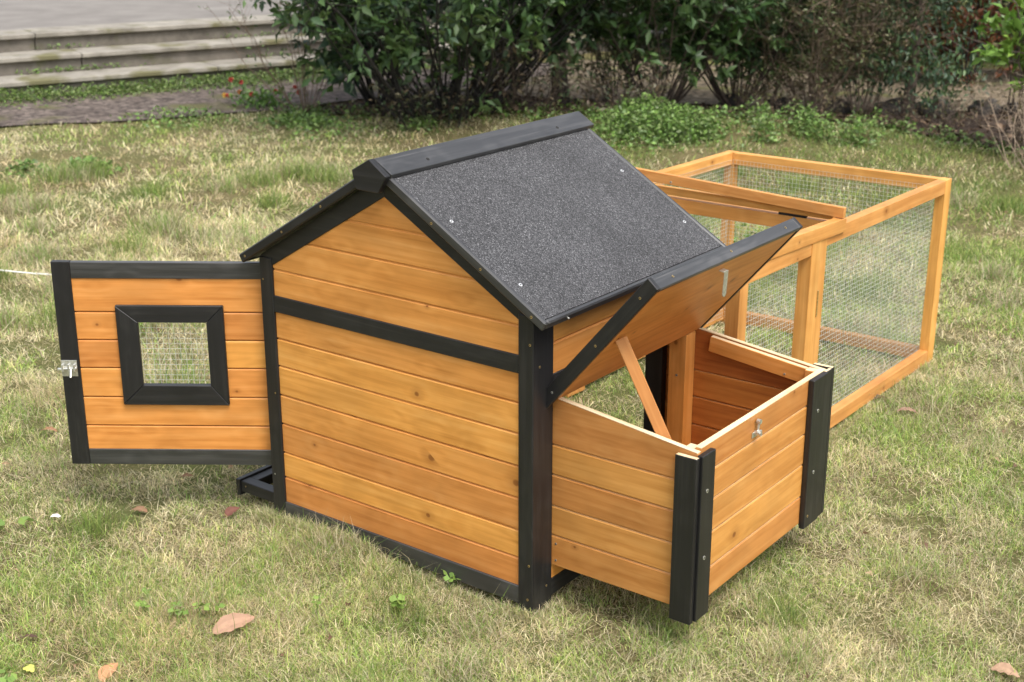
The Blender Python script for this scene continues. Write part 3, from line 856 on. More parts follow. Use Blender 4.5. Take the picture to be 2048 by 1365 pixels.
# ------------------------------------------------------------------ grass
CX, CY = CAM.x, CAM.y
FA = math.atan2(cf.y, cf.x)
def in_poly(x, y, poly):
    inside = np.zeros(len(x), bool)
    n = len(poly)
    for i in range(n):
        x0, y0 = poly[i]; x1, y1 = poly[(i + 1) % n]
        c = ((y0 > y) != (y1 > y)) & (x < (x1 - x0) * (y - y0) / ((y1 - y0) + 1e-12) + x0)
        inside ^= c
    return inside
PATHPOLY = PATH_NEAR + PATH_FAR[::-1]
BEDPOLY = BED + BED_FAR[::-1]
def blades(x, y, length, width, lean, cols, droop=.5, z=None):
    """one tapering bent blade per point: 3 quads folded into triangles"""
    n = len(x)
    az = rng.random(n) * 2 * np.pi
    fa = rng.random(n) * np.pi
    dx, dy = np.cos(az), np.sin(az)
    wx, wy = np.cos(fa) * width / 2, np.sin(fa) * width / 2
    z0 = Hs(x, y) - .004 if z is None else z
    s = np.sin(lean); c = np.cos(lean)
    m = length * .55
    mx, my, mz = x + dx * m * s, y + dy * m * s, z0 + m * c
    l2 = np.clip(lean + droop * (.4 + rng.random(n)), 0, 2.0)
    tx, ty, tz = mx + dx * length * .45 * np.sin(l2), my + dy * length * .45 * np.sin(l2), mz + length * .45 * np.cos(l2)
    tz = np.maximum(tz, z0 + .006)
    V = np.empty((n, 5, 3), np.float32)
    V[:, 0] = np.stack([x - wx, y - wy, z0], -1); V[:, 1] = np.stack([x + wx, y + wy, z0], -1)
    V[:, 2] = np.stack([mx - wx * .8, my - wy * .8, mz], -1); V[:, 3] = np.stack([mx + wx * .8, my + wy * .8, mz], -1)
    V[:, 4] = np.stack([tx, ty, tz], -1)
    b = (np.arange(n) * 5)[:, None, None]
    F = np.array([[0, 1, 3], [0, 3, 2], [2, 3, 4]])[None] + b
    C = np.repeat(cols[:, None, :], 3, axis=1); C[:, 2] *= 1.08
    return V.reshape(-1, 3), F.reshape(-1, 3), C.reshape(-1, 3)
def join(parts):
    Vs, Fs, Cs = [], [], []; o = 0
    for V, F, C in parts:
        Vs.append(V); Fs.append(F + o); Cs.append(C); o += len(V)
    return np.concatenate(Vs), np.concatenate(Fs), np.concatenate(Cs)
STRAW = np.array([(.74, .67, .41), (.82, .75, .52), (.62, .54, .30), (.74, .62, .43), (.50, .42, .24)])
GREEN = np.array([(.29, .41, .09), (.38, .47, .12), (.20, .32, .07), (.48, .54, .17), (.29, .43, .13)])
def greenness(x, y):
    g = fbm(x, y, .55, 21) * .50 + fbm(x, y, .16, 33, 2) * .50
    d = np.hypot(x - CX, y - CY)
    g = g + .10 * np.clip((x + 1.2) / 1.5, -1, 1) * np.clip((d - 2.5) / 2, 0, 1)
    g += .20 * np.clip((y - 2.6) / 1.5, 0, 1) * np.clip((x + 2.8) / 1.0, 0, 1)      # lush corner behind the run
    g += .22 * np.exp(-(((x + 5.0) / .9) ** 2 + ((y - 3.2) / .9) ** 2))
    g -= .16 * np.exp(-(((x + 3.2) / 1.1) ** 2 + ((y - 1.6) / .9) ** 2))
    return g
def lawn_points(n, r0, r1, half):
    r = np.sqrt(rng.random(n) * (r1 ** 2 - r0 ** 2) + r0 ** 2); a = FA + (rng.random(n) * 2 - 1) * half
    x, y = CX + r * np.cos(a), CY + r * np.sin(a)
    jx = (vnoise(x, y, .22, 61) - .5) * .55 + rng.normal(0, .05, n); jy = (vnoise(x, y, .22, 62) - .5) * .55 + rng.normal(0, .05, n)
    k = ~in_poly(x + jx * .4, y + jy * .4, PATHPOLY) & ~in_poly(x + jx, y + jy, BEDPOLY)
    # beyond the path nothing grows as lawn
    far = (x - S0.x) * SP.x + (y - S0.y) * SP.y > -.2
    k &= ~far & (y < 8.0)
    inside = (x > -.74) & (x < -.01) & (y > .01) & (y < .64)
    k &= ~inside | (rng.random(n) < .5)
    dens = fbm(x, y, .085, 71, 2) * .6 + fbm(x, y, .30, 73, 2) * .4
    k &= rng.random(n) < np.clip((dens - .30) * 4.2, .10, 1)
    return x[k], y[k]
parts = []
for n, r0, r1, ws, ls in ((380000, 1.7, 2.9, .92, .85), (330000, 2.9, 4.2, 1.15, .95), (220000, 4.2, 6.0, 1.8, 1.05), (140000, 6.0, 9.5, 3.0, 1.15)):
    x, y = lawn_points(n, r0, r1, .50 if r0 < 4 else .44)
    m = len(x)
    g = greenness(x, y)
    isg = rng.random(m) < np.clip((g - .38) * 2.1, .12, .74)
    clump = fbm(x, y, .16, 44, 2); big = fbm(x, y, .7, 51, 2)
    Ln = (.014 + .032 * rng.random(m) ** 1.3) * (.45 + 1.1 * clump) * (.75 + .6 * big) * ls
    Ln *= 1 + .5 * np.exp(-(((x + 3.0) / 1.2) ** 2 + ((y - 1.5) / 1.0) ** 2))
    # turf is kept low against the right half of the gable, long against its left half
    nearg = np.exp(-((np.clip(np.abs(y + .02), 0, 9)) / .06) ** 2)
    Ln *= 1 - .45 * nearg * ((x > -.34) & (x < .02)) + .35 * nearg * ((x < -.36) & (x > -.72))
    col = np.where(isg[:, None], GREEN[rng.integers(0, 5, m)], STRAW[rng.integers(0, 5, m)])
    pink = .8 * np.clip((fbm(x, y, .5, 91, 2) - .5) * 4, 0, 1)[:, None] * (~isg)[:, None]
    col = col * (1 - pink * np.array([.06, .16, .22]))
    lush = np.clip((y - 3.2) / 1.2, 0, 1) * np.clip((x + 3.2) / .8, 0, 1) * isg
    col = col * (1 - .38 * lush)[:, None]
    col = col * ((.46 + 1.06 * rng.random(m)) * (.88 + .3 * vnoise(x, y, .06, 81)))[:, None]
    lean = np.where(isg, rng.normal(.60, .35, m), rng.normal(.95, .40, m)); lean = np.clip(np.abs(lean), .03, 1.45)
    wd = (.0008 + .0008 * rng.random(m)) * ws * np.where(isg, 1.15, 1.0)
    parts.append(blades(x, y, Ln, wd, lean, col, droop=.7))
# the same turf carried on to both sides and towards the viewer
n = 190000
r = np.sqrt(rng.random(n) * (6.5 ** 2 - .7 ** 2) + .7 ** 2); a = FA + (rng.random(n) * 2 - 1) * 1.15
k = (np.abs(a - FA) > .46) | (r < 1.75)
x, y = CX + r[k] * np.cos(a[k]), CY + r[k] * np.sin(a[k])
k = ~in_poly(x, y, PATHPOLY) & ~in_poly(x, y, BEDPOLY) & ((x - S0.x) * SP.x + (y - S0.y) * SP.y < -.2); x, y = x[k], y[k]; m = len(x)
isg = rng.random(m) < np.clip((greenness(x, y) - .36) * 2.1, .14, .80)
col = np.where(isg[:, None], GREEN[rng.integers(0, 5, m)], STRAW[rng.integers(0, 5, m)]) * (.46 + 1.06 * rng.random(m))[:, None]
parts.append(blades(x, y, (.016 + .034 * rng.random(m)) * (.5 + fbm(x, y, .16, 44, 2)), .0020 + .0014 * rng.random(m), np.clip(np.abs(rng.normal(.8, .4, m)), .03, 1.45), col, droop=.7))
# blades standing against the bottom rail and the posts
def fringe(x, y, l0, l1):
    m = len(x)
    isg = rng.random(m) < .35
    col = np.where(isg[:, None], GREEN[rng.integers(0, 5, m)], STRAW[rng.integers(0, 5, m)]) * (.45 + .8 * rng.random(m))[:, None]
    parts.append(blades(x, y, l0 + (l1 - l0) * rng.random(m), .0009 + .0007 * rng.random(m), np.clip(np.abs(rng.normal(.35, .25, m)), .02, 1.2), col, droop=.8))
fringe(rng.uniform(-.77, -.42, 2600), -.004 - np.abs(rng.normal(0, .020, 2600)), .030, .062)
fringe(rng.uniform(-.42, -.05, 1300), -.004 - np.abs(rng.normal(0, .020, 1300)), .016, .034)
fringe(rng.normal(-.02, .030, 500), -.004 - np.abs(rng.normal(0, .012, 500)), .020, .045)
fringe(.004 + np.abs(rng.normal(0, .015, 300)), rng.uniform(-.01, .08, 300), .020, .042)
fringe(rng.normal(-.755, .025, 400), -.004 - np.abs(rng.normal(0, .012, 400)), .03, .06)
fringe(.078 + np.abs(rng.normal(0, .014, 4200)), rng.uniform(.68, 2.06, 4200), .018, .040)
# matted dead thatch lying between the blades
for n, r0, r1, ws in ((45000, 1.7, 3.2, .9), (40000, 3.2, 5.5, 1.5)):
    x, y = lawn_points(n, r0, r1, .50); m = len(x)
    col = STRAW[rng.integers(0, 5, m)] * (.45 + .65 * rng.random(m))[:, None]
    parts.append(blades(x, y, .02 + .03 * rng.random(m), .0014 * ws * np.ones(m), np.clip(rng.normal(1.35, .15, m), .9, 1.5), col, droop=.15, z=Hs(x, y) + rng.random(m) * .010))
# tussocks
tus = [(.42, .30), (.50, .16), (.30, -.02), (-.05, -.12), (-.62, -.10), (-.9, .2), (-1.5, .4), (-1.2, -.3), (.7, .9), (1.0, 1.0), (.25, 1.5), (.6, 1.9)]
rt = random.Random(3)
for _ in range(150):
    a = FA + rt.uniform(-.42, .42); r = math.sqrt(rt.uniform(2.2 ** 2, 7.2 ** 2)); tus.append((CX + r * math.cos(a), CY + r * math.sin(a)))
for (tx, ty) in tus:
    if -.85 < tx < .12 and -.06 < ty < 2.1 and not (ty < 0): continue
    if tx > -.02 and tx < .36 and ty > -.02 and ty < .70: continue
    n = 260; d = math.hypot(tx - CX, ty - CY)
    rad = .03 + .05 * rt.random()
    x = tx + rng.normal(0, rad, n); y = ty + rng.normal(0, rad, n)
    k = ~in_poly(x, y, PATHPOLY) & ~in_poly(x, y, BEDPOLY); x, y = x[k], y[k]
    m = len(x)
    if m < 10: continue
    dry = rt.random() < .55
    base = STRAW if dry else GREEN
    col = base[rng.integers(0, 5, m)] * (.42 + .5 * rng.random(m))[:, None]
    if dry: col[rng.random(m) < .3] = GREEN[2] * 1.1
    ln = (.045 + .055 * rng.random(m)) * (1 + .4 * (d > 4))
    parts.append(blades(x, y, ln, np.full(m, .0013 * (1 if d < 4 else 1.8)), np.clip(np.abs(rng.normal(.5, .3, m)), .02, 1.4), col, droop=.8))
# long dead stalks fallen across the turf
n = 420
r = np.sqrt(rng.random(n) * (6.5 ** 2 - 1.8 ** 2) + 1.8 ** 2); a = FA + (rng.random(n) * 2 - 1) * .48
x, y = CX + r * np.cos(a), CY + r * np.sin(a)
k = ~((x > -.86) & (x < .40) & (y > -.05) & (y < 2.1)) & ~in_poly(x, y, PATHPOLY) & ~in_poly(x, y, BEDPOLY); x, y = x[k], y[k]; m = len(x)
parts.append(blades(x, y, .05 + .09 * rng.random(m), .0013 + .0008 * rng.random(m) * (r[k] > 3.5), np.clip(rng.normal(1.25, .2, m), .6, 1.5), STRAW[rng.integers(0, 2, m)] * 1.05, droop=.35, z=Hs(x, y) + .012))
V, F, C = join(parts)
tag(tri_mesh('lawn_grass', V, F, GRASS, C), 'short dry lawn of mixed straw coloured and green grass blades', 'grass', kind='stuff')

# ------------------------------------------------------------------ leaves and shrubs
def leaf_batch(P, D, L, Wd, cols, fold=.25, roll=None, curl=.15):
    """P (n,3) base, D (n,3) unit direction, L length, Wd width: pointed leaf of 4 triangles folded on its midrib"""
    n = len(P)
    r = rng.normal(size=(n, 3)); r[:, 2] = np.abs(r[:, 2]) * .4 + .9
    side = np.cross(D, r); side /= np.linalg.norm(side, axis=1)[:, None] + 1e-9
    nor = np.cross(side, D)
    L = np.broadcast_to(L, n)[:, None]; Wd = np.broadcast_to(Wd, n)[:, None]
    tip = P + D * L - nor * L * curl
    mid = P + D * L * .52
    up = nor * Wd * fold
    a = mid + side * Wd * .5 + up; b = mid - side * Wd * .5 + up
    V = np.stack([P, a, tip, b, mid], 1)
    base = (np.arange(n) * 5)[:, None, None]
    F = np.array([[0, 1, 4], [1, 2, 4], [4, 2, 3], [0, 4, 3]])[None] + base
    C = np.repeat(cols[:, None, :], 4, axis=1)
    return V.reshape(-1, 3), F.reshape(-1, 3), C.reshape(-1, 3)

def tube(path, radii, seg=6):
    path = np.array(path, float); n = len(path)
    T = np.gradient(path, axis=0); T /= np.linalg.norm(T, axis=1)[:, None] + 1e-9
    ref = np.array([.31, .17, .93]) if abs(T[0, 2]) < .9 else np.array([1., .2, 0])
    A = np.cross(T, ref); A /= np.linalg.norm(A, axis=1)[:, None] + 1e-9; B = np.cross(T, A)
    an = np.arange(seg) * 2 * np.pi / seg
    V = path[:, None] + (A[:, None] * np.cos(an)[None, :, None] + B[:, None] * np.sin(an)[None, :, None]) * np.array(radii)[:, None, None]
    F = []
    for i in range(n - 1):
        for s in range(seg):
            F.append((i * seg + s, i * seg + (s + 1) % seg, (i + 1) * seg + (s + 1) % seg, (i + 1) * seg + s))
    return V.reshape(-1, 3), np.array(F)

def unit(v): return v / (np.linalg.norm(v, axis=-1, keepdims=True) + 1e-9)

def shrub(name, label, cat, base, height, spread, nstem, nleaf, lsize, lcols, bark=BARK, stem_r=.012, lo=.25, twigs=60, group=None,
          whorl=True, droop=0.0, fill=1.0, lean=(0, 0), base_r=.05, crown=None, leaf_name='foliage', jitter=.35, twig_len=.28, bare=False, lratio=.38):
    """stems fan out of the base and fork; leaves grow on the fine twigs in clusters"""
    bx, by = base
    bz = float(Hs(bx, by)) + .0
    root = empty(name, (bx, by, bz))
    tag(root, label, cat, group)
    tubes, tips = [], []
    rs = np.random.default_rng(abs(hash((round(bx * 100), round(by * 100)))) % 99991)
    for i in range(nstem):
        az = rs.random() * 2 * np.pi; out = spread * (.25 + .75 * rs.random() ** .6); h = height * (.7 + .35 * rs.random())
        p = np.array([np.cos(az) * base_r * rs.random(), np.sin(az) * base_r * rs.random(), -.02])
        end = np.array([np.cos(az) * out + lean[0], np.sin(az) * out + lean[1], h])
        k = 7
        t = np.linspace(0, 1, k)[:, None]
        path = p + (end - p) * np.concatenate([t ** .85, t ** .85, t ** 1.0], 1) + np.concatenate([np.zeros((1, 3)), rs.normal(0, .028 * height, (k - 1, 3))]) * t
        rr_ = stem_r * (.6 + .6 * rs.random())
        tubes.append(tube(path, rr_ * (1 - .75 * t[:, 0])))
        # side twigs
        nt_ = max(2, int(twigs / nstem))
        for j in range(nt_):
            u = lo + (1 - lo) * rs.random() ** .8
            q = path[0] * 0 + np.array([np.interp(u, t[:, 0], path[:, c]) for c in range(3)])
            d = unit(np.array([rs.normal(), rs.normal(), rs.normal() * .5 + .35 - droop]))
            ln = twig_len * (.4 + .8 * rs.random()) * height ** .5
            m1 = q + d * ln * .5 + rs.normal(0, .02, 3); e = q + d * ln + np.array([0, 0, -droop * ln * .5])
            tubes.append(tube([q, m1, e], [rr_ * .35, rr_ * .22, rr_ * .10], seg=4))
            tips.append((q, m1, e, d))
    Vs, Fs, o = [], [], 0
    for V, F in tubes: Vs.append(V); Fs.append(F + o); o += len(V)
    st = tri_mesh('stem', np.concatenate(Vs), np.concatenate(Fs), bark, parent=root, smooth=True)
    if nleaf and tips:
        idx = rs.integers(0, len(tips), nleaf)
        Q = np.array([t_[0] for t_ in tips])[idx]; M1 = np.array([t_[1] for t_ in tips])[idx]; E = np.array([t_[2] for t_ in tips])[idx]; D = np.array([t_[3] for t_ in tips])[idx]
        u = (.35 + .65 * rs.random(nleaf) ** .6)[:, None]
        P = np.where(u < .5, Q + (M1 - Q) * u * 2, M1 + (E - M1) * (u - .5) * 2) + rs.normal(0, .012, (nleaf, 3))
        dirs = unit(D * .7 + rs.normal(0, .75, (nleaf, 3)) + np.array([0, 0, .25 - droop]))
        lc = np.array(lcols)
        tw = lc[rs.integers(0, len(lc), len(tips))][idx]
        lf = lc[rs.integers(0, len(lc), nleaf)]
        col = (tw * .6 + lf * .4) * (.7 + .6 * rs.random(nleaf))[:, None]
        LS = lsize * (.6 + .7 * rs.random(nleaf))
        V, F, C = leaf_batch(P, dirs, LS, LS * lratio, col)
        tri_mesh(leaf_name, V, F, LEAF, C, parent=root)
    return root

DKG = [(.060, .105, .042), (.042, .080, .038), (.085, .145, .048), (.055, .098, .055), (.12, .18, .06)]
MDG = [(.055, .115, .032), (.085, .16, .042), (.040, .085, .028), (.11, .19, .05)]
BRG = [(.14, .26, .035), (.18, .32, .05), (.10, .20, .035), (.24, .34, .07)]
BRN = [(.13, .10, .055), (.17, .12, .075), (.09, .10, .04), (.14, .15, .055), (.20, .14, .09)]
ORG = [(.15, .05, .022), (.09, .032, .018), (.19, .08, .03)]

shrub('evergreen_shrub', 'large dark green broadleaf shrub with many upright stems behind the coop roof', 'shrub', (-3.92, 4.50), 1.25, 1.25, 64, 9000, .080, DKG + MDG[:2], BARK_DARK, .0105, lo=.26, twigs=900, twig_len=.30, base_r=.36, lratio=.44)
shrub('evergreen_shrub', 'broad dark leaved side shrub leaning left over the end of the steps', 'shrub', (-4.62, 4.62), 1.05, .58, 13, 1500, .12, [(.05, .09, .06), (.04, .072, .048), (.07, .12, .075)], BARK_DARK, .011, lo=.28, twigs=150, lean=(-.05, .0), twig_len=.24)
shrub('twiggy_shrub', 'sparse leafless twiggy bush in front of the stone steps', 'shrub', (-4.90, 4.27), .95, .62, 15, 160, .035, BRG[:1] + MDG, TWIG, .0042, lo=.25, twigs=190, lean=(-.10, -.02), twig_len=.16)
shrub('evergreen_shrub', 'mid green whorled leaf shrub just right of the black trunk', 'shrub', (-3.02, 5.50), 1.15, .75, 26, 5000, .080, MDG + DKG[:3], BARK, .008, lo=.36, twigs=380, twig_len=.26)
shrub('evergreen_shrub', 'dark glossy shrub between the black trunk and the brown bush', 'shrub', (-2.66, 5.85), 1.05, .62, 28, 6000, .050, DKG + MDG[:2], BARK, .0075, lo=.24, twigs=340, twig_len=.24)
shrub('brown_shrub', 'brownish fine leaved bush with bare lower stems behind the run', 'shrub', (-2.22, 6.00), 1.2, .60, 36, 9500, .028, BRN + MDG[:2], TWIG, .0050, lo=.18, twigs=900, twig_len=.22)
shrub('brown_shrub', 'second thin reddish brown bush beside the slim tree trunk', 'shrub', (-1.98, 6.20), 1.1, .48, 20, 4600, .030, BRN[:2] + BRN[3:] + MDG[:1], TWIG, .0050, lo=.22, twigs=460, twig_len=.22)
shrub('dark_shrub', 'deep shaded shrub left of the orange foliage at upper right', 'shrub', (-2.55, 7.95), 1.2, .60, 14, 4600, .06, DKG[:3], BARK_DARK, .009, lo=.12, twigs=260, twig_len=.3)
shrub('orange_shrub', 'rust coloured dry shrub in the shade at upper right', 'shrub', (-1.92, 7.80), .9, .42, 16, 3200, .06, ORG, BARK_DARK, .008, lo=.18, twigs=200)
shrub('dark_shrub', 'deep shaded shrub behind the bright leaves at the right edge', 'shrub', (-1.45, 8.45), 1.2, .60, 14, 4600, .06, DKG[:3], BARK_DARK, .009, lo=.12, twigs=260, twig_len=.3)
shrub('bright_shrub', 'slim stemmed shrub with bright yellow green leaves at right edge', 'shrub', (-.80, 5.55), .92, .26, 10, 620, .085, BRG, BARK, .011, lo=.50, twigs=60, lean=(.03, .02), twig_len=.16, lratio=.42)
shrub('dry_shrub', 'tangle of pale dry twigs at the foot of the right edge shrub', 'shrub', (-.52, 5.08), .46, .42, 44, 420, .03, BRN + [(.34, .26, .17)], PALE_TWIG, .0030, lo=.05, twigs=620, twig_len=.20, base_r=.18)
shrub('fine_shrub', 'loose fine leaved green bush filling the gap right of the black trunk', 'shrub', (-3.30, 5.45), 1.0, .42, 16, 2600, .040, MDG + BRN[:2], BARK, .005, lo=.14, twigs=300, twig_len=.2)
shrub('fine_shrub', 'loose fine leaved bush between the dark glossy shrub and the brown bush', 'shrub', (-2.48, 5.92), .95, .36, 14, 2200, .036, MDG + BRN[:3], TWIG, .0045, lo=.14, twigs=260, twig_len=.2)
shrub('low_brush', 'low dark brown brush heap at the foot of the large evergreen shrub', 'shrub', (-3.85, 4.28), .24, .40, 34, 700, .035, BRN[:2] + DKG[:2], BARK_DARK, .0034, lo=.04, twigs=520, twig_len=.18, base_r=.3)
shrub('low_brush', 'low dark tangle of twigs and litter under the black trunk', 'shrub', (-3.50, 4.72), .42, .50, 40, 700, .035, BRN[:2] + DKG[:1], BARK, .0036, lo=.05, twigs=520, twig_len=.20, base_r=.25)
shrub('low_brush', 'low dark tangle of twigs in front of the whorled leaf shrub', 'shrub', (-3.02, 5.10), .28, .45, 34, 600, .035, BRN[:2] + DKG[:1], BARK, .0034, lo=.05, twigs=440, twig_len=.18, base_r=.25)
shrub('low_brush', 'low brown tangle of twigs at the foot of the brown bush', 'shrub', (-2.20, 5.66), .20, .42, 30, 500, .03, BRN[:3], BARK, .0032, lo=.05, twigs=440, twig_len=.18, base_r=.25)
shrub('low_brush', 'low brown tangle of twigs at the foot of the slim tree', 'shrub', (-1.50, 6.15), .20, .48, 30, 400, .03, BRN[:3], BARK, .0032, lo=.05, twigs=440, twig_len=.18, base_r=.25)

def tree(name, label, base, r, h, crown_r, crown_z, nleaf, cols, bark, lsize=.08, droop=.0, lean=(0, 0)):
    bx, by = base; bz = float(Hs(bx, by)); root = empty(name, (bx, by, bz)); tag(root, label, 'tree')
    rs = np.random.default_rng(int(abs(bx * 1000)))
    t = np.linspace(0, 1, 12)[:, None]
    path = np.concatenate([lean[0] * t + rs.normal(0, .012, (12, 1)), lean[1] * t + rs.normal(0, .012, (12, 1)), -.05 + h * t], 1)
    V, F = tube(path, r * (1.25 - .65 * t[:, 0] + .5 * np.exp(-t[:, 0] * 22)), seg=12)
    Vs, Fs, o = [V], [F], len(V); tips = []
    for i in range(70):
        u = rs.uniform(crown_z / h * .75, 1); q = np.array([np.interp(u, t[:, 0], path[:, c]) for c in range(3)])
        az = rs.random() * 6.283; d = unit(np.array([np.cos(az), np.sin(az), .35 - droop])); ln = crown_r * (.4 + .6 * rs.random())
        e = q + d * ln; m1 = q + d * ln * .5 + np.array([0, 0, .05])
        V, F = tube([q, m1, e], [r * .22, r * .13, .004], seg=5); Vs.append(V); Fs.append(F + o); o += len(V); tips.append((q, m1, e))
    tri_mesh('trunk', np.concatenate(Vs), np.concatenate(Fs), bark, parent=root, smooth=True)
    ti = rs.integers(0, len(tips), nleaf); u = (.25 + .75 * rs.random(nleaf) ** .7)[:, None]
    Q = np.array([a[0] for a in tips])[ti]; E = np.array([a[2] for a in tips])[ti]
    P = Q + (E - Q) * u + rs.normal(0, .09, (nleaf, 3)) - np.array([0, 0, 1]) * droop * rs.random((nleaf, 1)) * .5
    lc = np.array(cols)[rs.integers(0, len(cols), nleaf)] * (.7 + .6 * rs.random(nleaf))[:, None]
    LS = lsize * (.6 + .7 * rs.random(nleaf))
    V, F, C = leaf_batch(P, unit(rs.normal(0, 1, (nleaf, 3)) + np.array([0, 0, -droop * 2])), LS, LS * .4, lc)
    tri_mesh('crown', V, F, LEAF, C, parent=root)
tree('dark_tree', 'straight black trunked tree rising out of the large evergreen shrub', (-3.46, 5.05), .036, 3.4, 1.4, .95, 9000, DKG, BARK_DARK)
tree('slim_tree', 'slim dark trunked tree with drooping needle foliage at upper right', (-1.74, 6.38), .028, 2.6, .60, .52, 8000, DKG[:4], BARK, .045, droop=.45)

# hedge of tall shrubs closing the view behind the path
hed = [(-5.6, 8.6), (-4.4, 8.3), (-3.8, 8.8), (-3.3, 9.2), (-2.6, 9.5), (-1.9, 9.7), (-1.2, 10.0), (-.5, 10.3), (.3, 10.7)]
hl = ['hedge shrub glimpsed through the stems of the large evergreen, farthest left', 'dense hedge shrub seen left of the black trunk', 'dense hedge shrub directly behind the black trunk',
      'dark hedge shrub behind the mid green shrub', 'dark hedge shrub behind the dark glossy shrub', 'dark hedge shrub behind the brown bush', 'shaded hedge shrub behind the slim tree', 'shaded hedge shrub behind the orange foliage', 'hedge shrub farthest right in the dark background row']
for (x, y), lb in zip(hed, hl):
    shrub('hedge_shrub', lb, 'shrub', (x, y), 1.35, .65, 14, 5600, .070, DKG[:3] + [(.05, .06, .025)], BARK_DARK, .016, lo=.02, twigs=260, group='hedge shrubs beyond the path', twig_len=.34)

# low weeds: individually uncountable ground cover
def ground_cover(name, label, spots, lsize, cols, hmax, n):
    Ps, Ds, Cs, Ls = [], [], [], []
    tot = sum(s[3] for s in spots)
    for (x, y, r, w) in spots:
        m = int(n * w / tot)
        px = x + rng.normal(0, r, m) * .6; py = y + rng.normal(0, r, m) * .6
        dd_ = np.hypot(px - x, py - y) / (r + 1e-6)
        hz = hmax * np.clip(1.1 - .6 * dd_, .15, 1) * rng.random(m)
        Ps.append(np.stack([px, py, Hs(px, py) + hz], -1))
        Ds.append(unit(np.stack([rng.normal(0, 1, m), rng.normal(0, 1, m), rng.random(m) * .9], -1)))
        Cs.append(np.array(cols)[rng.integers(0, len(cols), m)] * (.65 + .6 * rng.random(m))[:, None]); Ls.append(lsize * (.6 + .8 * rng.random(m)))
    P, D, Cc, L_ = np.concatenate(Ps), np.concatenate(Ds), np.concatenate(Cs), np.concatenate(Ls)
    V, F, C = leaf_batch(P, D, L_, L_ * .55, Cc)
    tag(tri_mesh(name, V, F, LEAF, C), label, 'weeds', kind='stuff')
WG2 = [(.13, .24, .05), (.19, .32, .07), (.09, .16, .04), (.22, .30, .10), (.15, .21, .07)]
WG = [(.10, .20, .035), (.14, .26, .05), (.07, .15, .03), (.18, .27, .07)]
rw = random.Random(12)
wsp = [(-2.62, 4.62, .26, 3.5), (-2.74, 4.92, .22, 2.4), (-2.45, 4.85, .20, 1.6)]
for _ in range(34):
    x = rw.uniform(-2.9, -1.5); y = 4.85 + (x + 2.6) * .45 + rw.gauss(0, .26); wsp.append((x, y, rw.uniform(.04, .13), rw.uniform(.04, .26)))
ground_cover('weed_patch', 'lush low green weeds behind the corner of the run', wsp, .024, WG2, .17, 11000)
ground_cover('weed_strip', 'green weeds growing along the foot of the stone steps', [(S0.x + SD.x * s - SP.x * .12, S0.y + SD.y * s - SP.y * .12, .20, 1) for s in np.arange(-2.4, 3.2, .2)], .022, [(.10, .18, .03), (.15, .22, .05), (.20, .26, .08), (.08, .14, .03)], .085, 17000)
def on_steps(k, s_):
    c = S0 + SD * s_ + SP * (TREAD * k + TREAD - .03)
    return c.x, c.y
Pq, Dq_, Cq = [], [], []
for k_, lo_, hi_, m_ in ((0, -2.6, 3.2, 260), (1, -2.6, 2.6, 200)):
    for c_ in rng.uniform(lo_, hi_, 11):
        for _ in range(m_ // 11):
            x, y = on_steps(k_, c_ + rng.normal(0, .10)); Pq.append((x, y, RISE * (k_ + 1) + .03 * rng.random())); Dq_.append((rng.normal(), rng.normal(), .5)); Cq.append(WG2[rng.integers(0, 5)])
V, F, C = leaf_batch(np.array(Pq), unit(np.array(Dq_)), .028, .014, np.array(Cq))
tag(tri_mesh('step_moss', V, F, LEAF, C), 'small tufts of moss and weeds in the back corners of the stone steps', 'weeds', kind='stuff')
ground_cover('lawn_weeds', 'scattered low green weeds in the lawn beneath the large shrub', [(-4.62, 3.92, .16, 1.0), (-4.40, 3.85, .12, .6), (-4.1, 3.75, .2, .25), (-3.80, 4.12, .08, .4), (-4.42, 2.25, .11, .6), (-4.62, 2.02, .09, .25), (-5.3, 3.6, .3, .6), (-1.1, 2.9, .2, .2)], .028, WG2 + [(.22, .34, .08)], .07, 2600)
ground_cover('bed_edge_weeds', 'straggling weeds and tufts creeping over the edge of the planting bed', [(x + rw.gauss(0, .07), y + rw.gauss(0, .09), rw.uniform(.05, .13), rw.uniform(.2, 1)) for (x, y) in [tuple(np.array(BED[i]) * (1 - t) + np.array(BED[i + 1]) * t) for i in range(len(BED) - 2) for t in (0, .2, .4, .6, .8)] for _ in range(2)], .026, WG2 + BRN[:2], .07, 5200)
# brown litter on the planting bed
m = 9000
px = rng.uniform(-5, 1, m); py = rng.uniform(3.9, 8, m); k = in_poly(px, py, BEDPOLY); px, py = px[k], py[k]; m = len(px)
P = np.stack([px, py, Hs(px, py) + .018 + .012 * rng.random(m)], -1); D = unit(np.stack([rng.normal(0, 1, m), rng.normal(0, 1, m), rng.normal(0, .2, m)], -1))
lit = np.array([(.09, .06, .04), (.06, .04, .028), (.15, .10, .065), (.04, .028, .02), (.22, .15, .10)])[rng.integers(0, 5, m)]
V, F, C = leaf_batch(P, D, .05 * (.5 + rng.random(m)), .022 * (.5 + rng.random(m)), lit, curl=.3)
tag(tri_mesh('leaf_litter', V, F, DRYLEAF, C), 'brown fallen leaves covering the bare soil under the shrubs', 'leaf litter', kind='stuff')

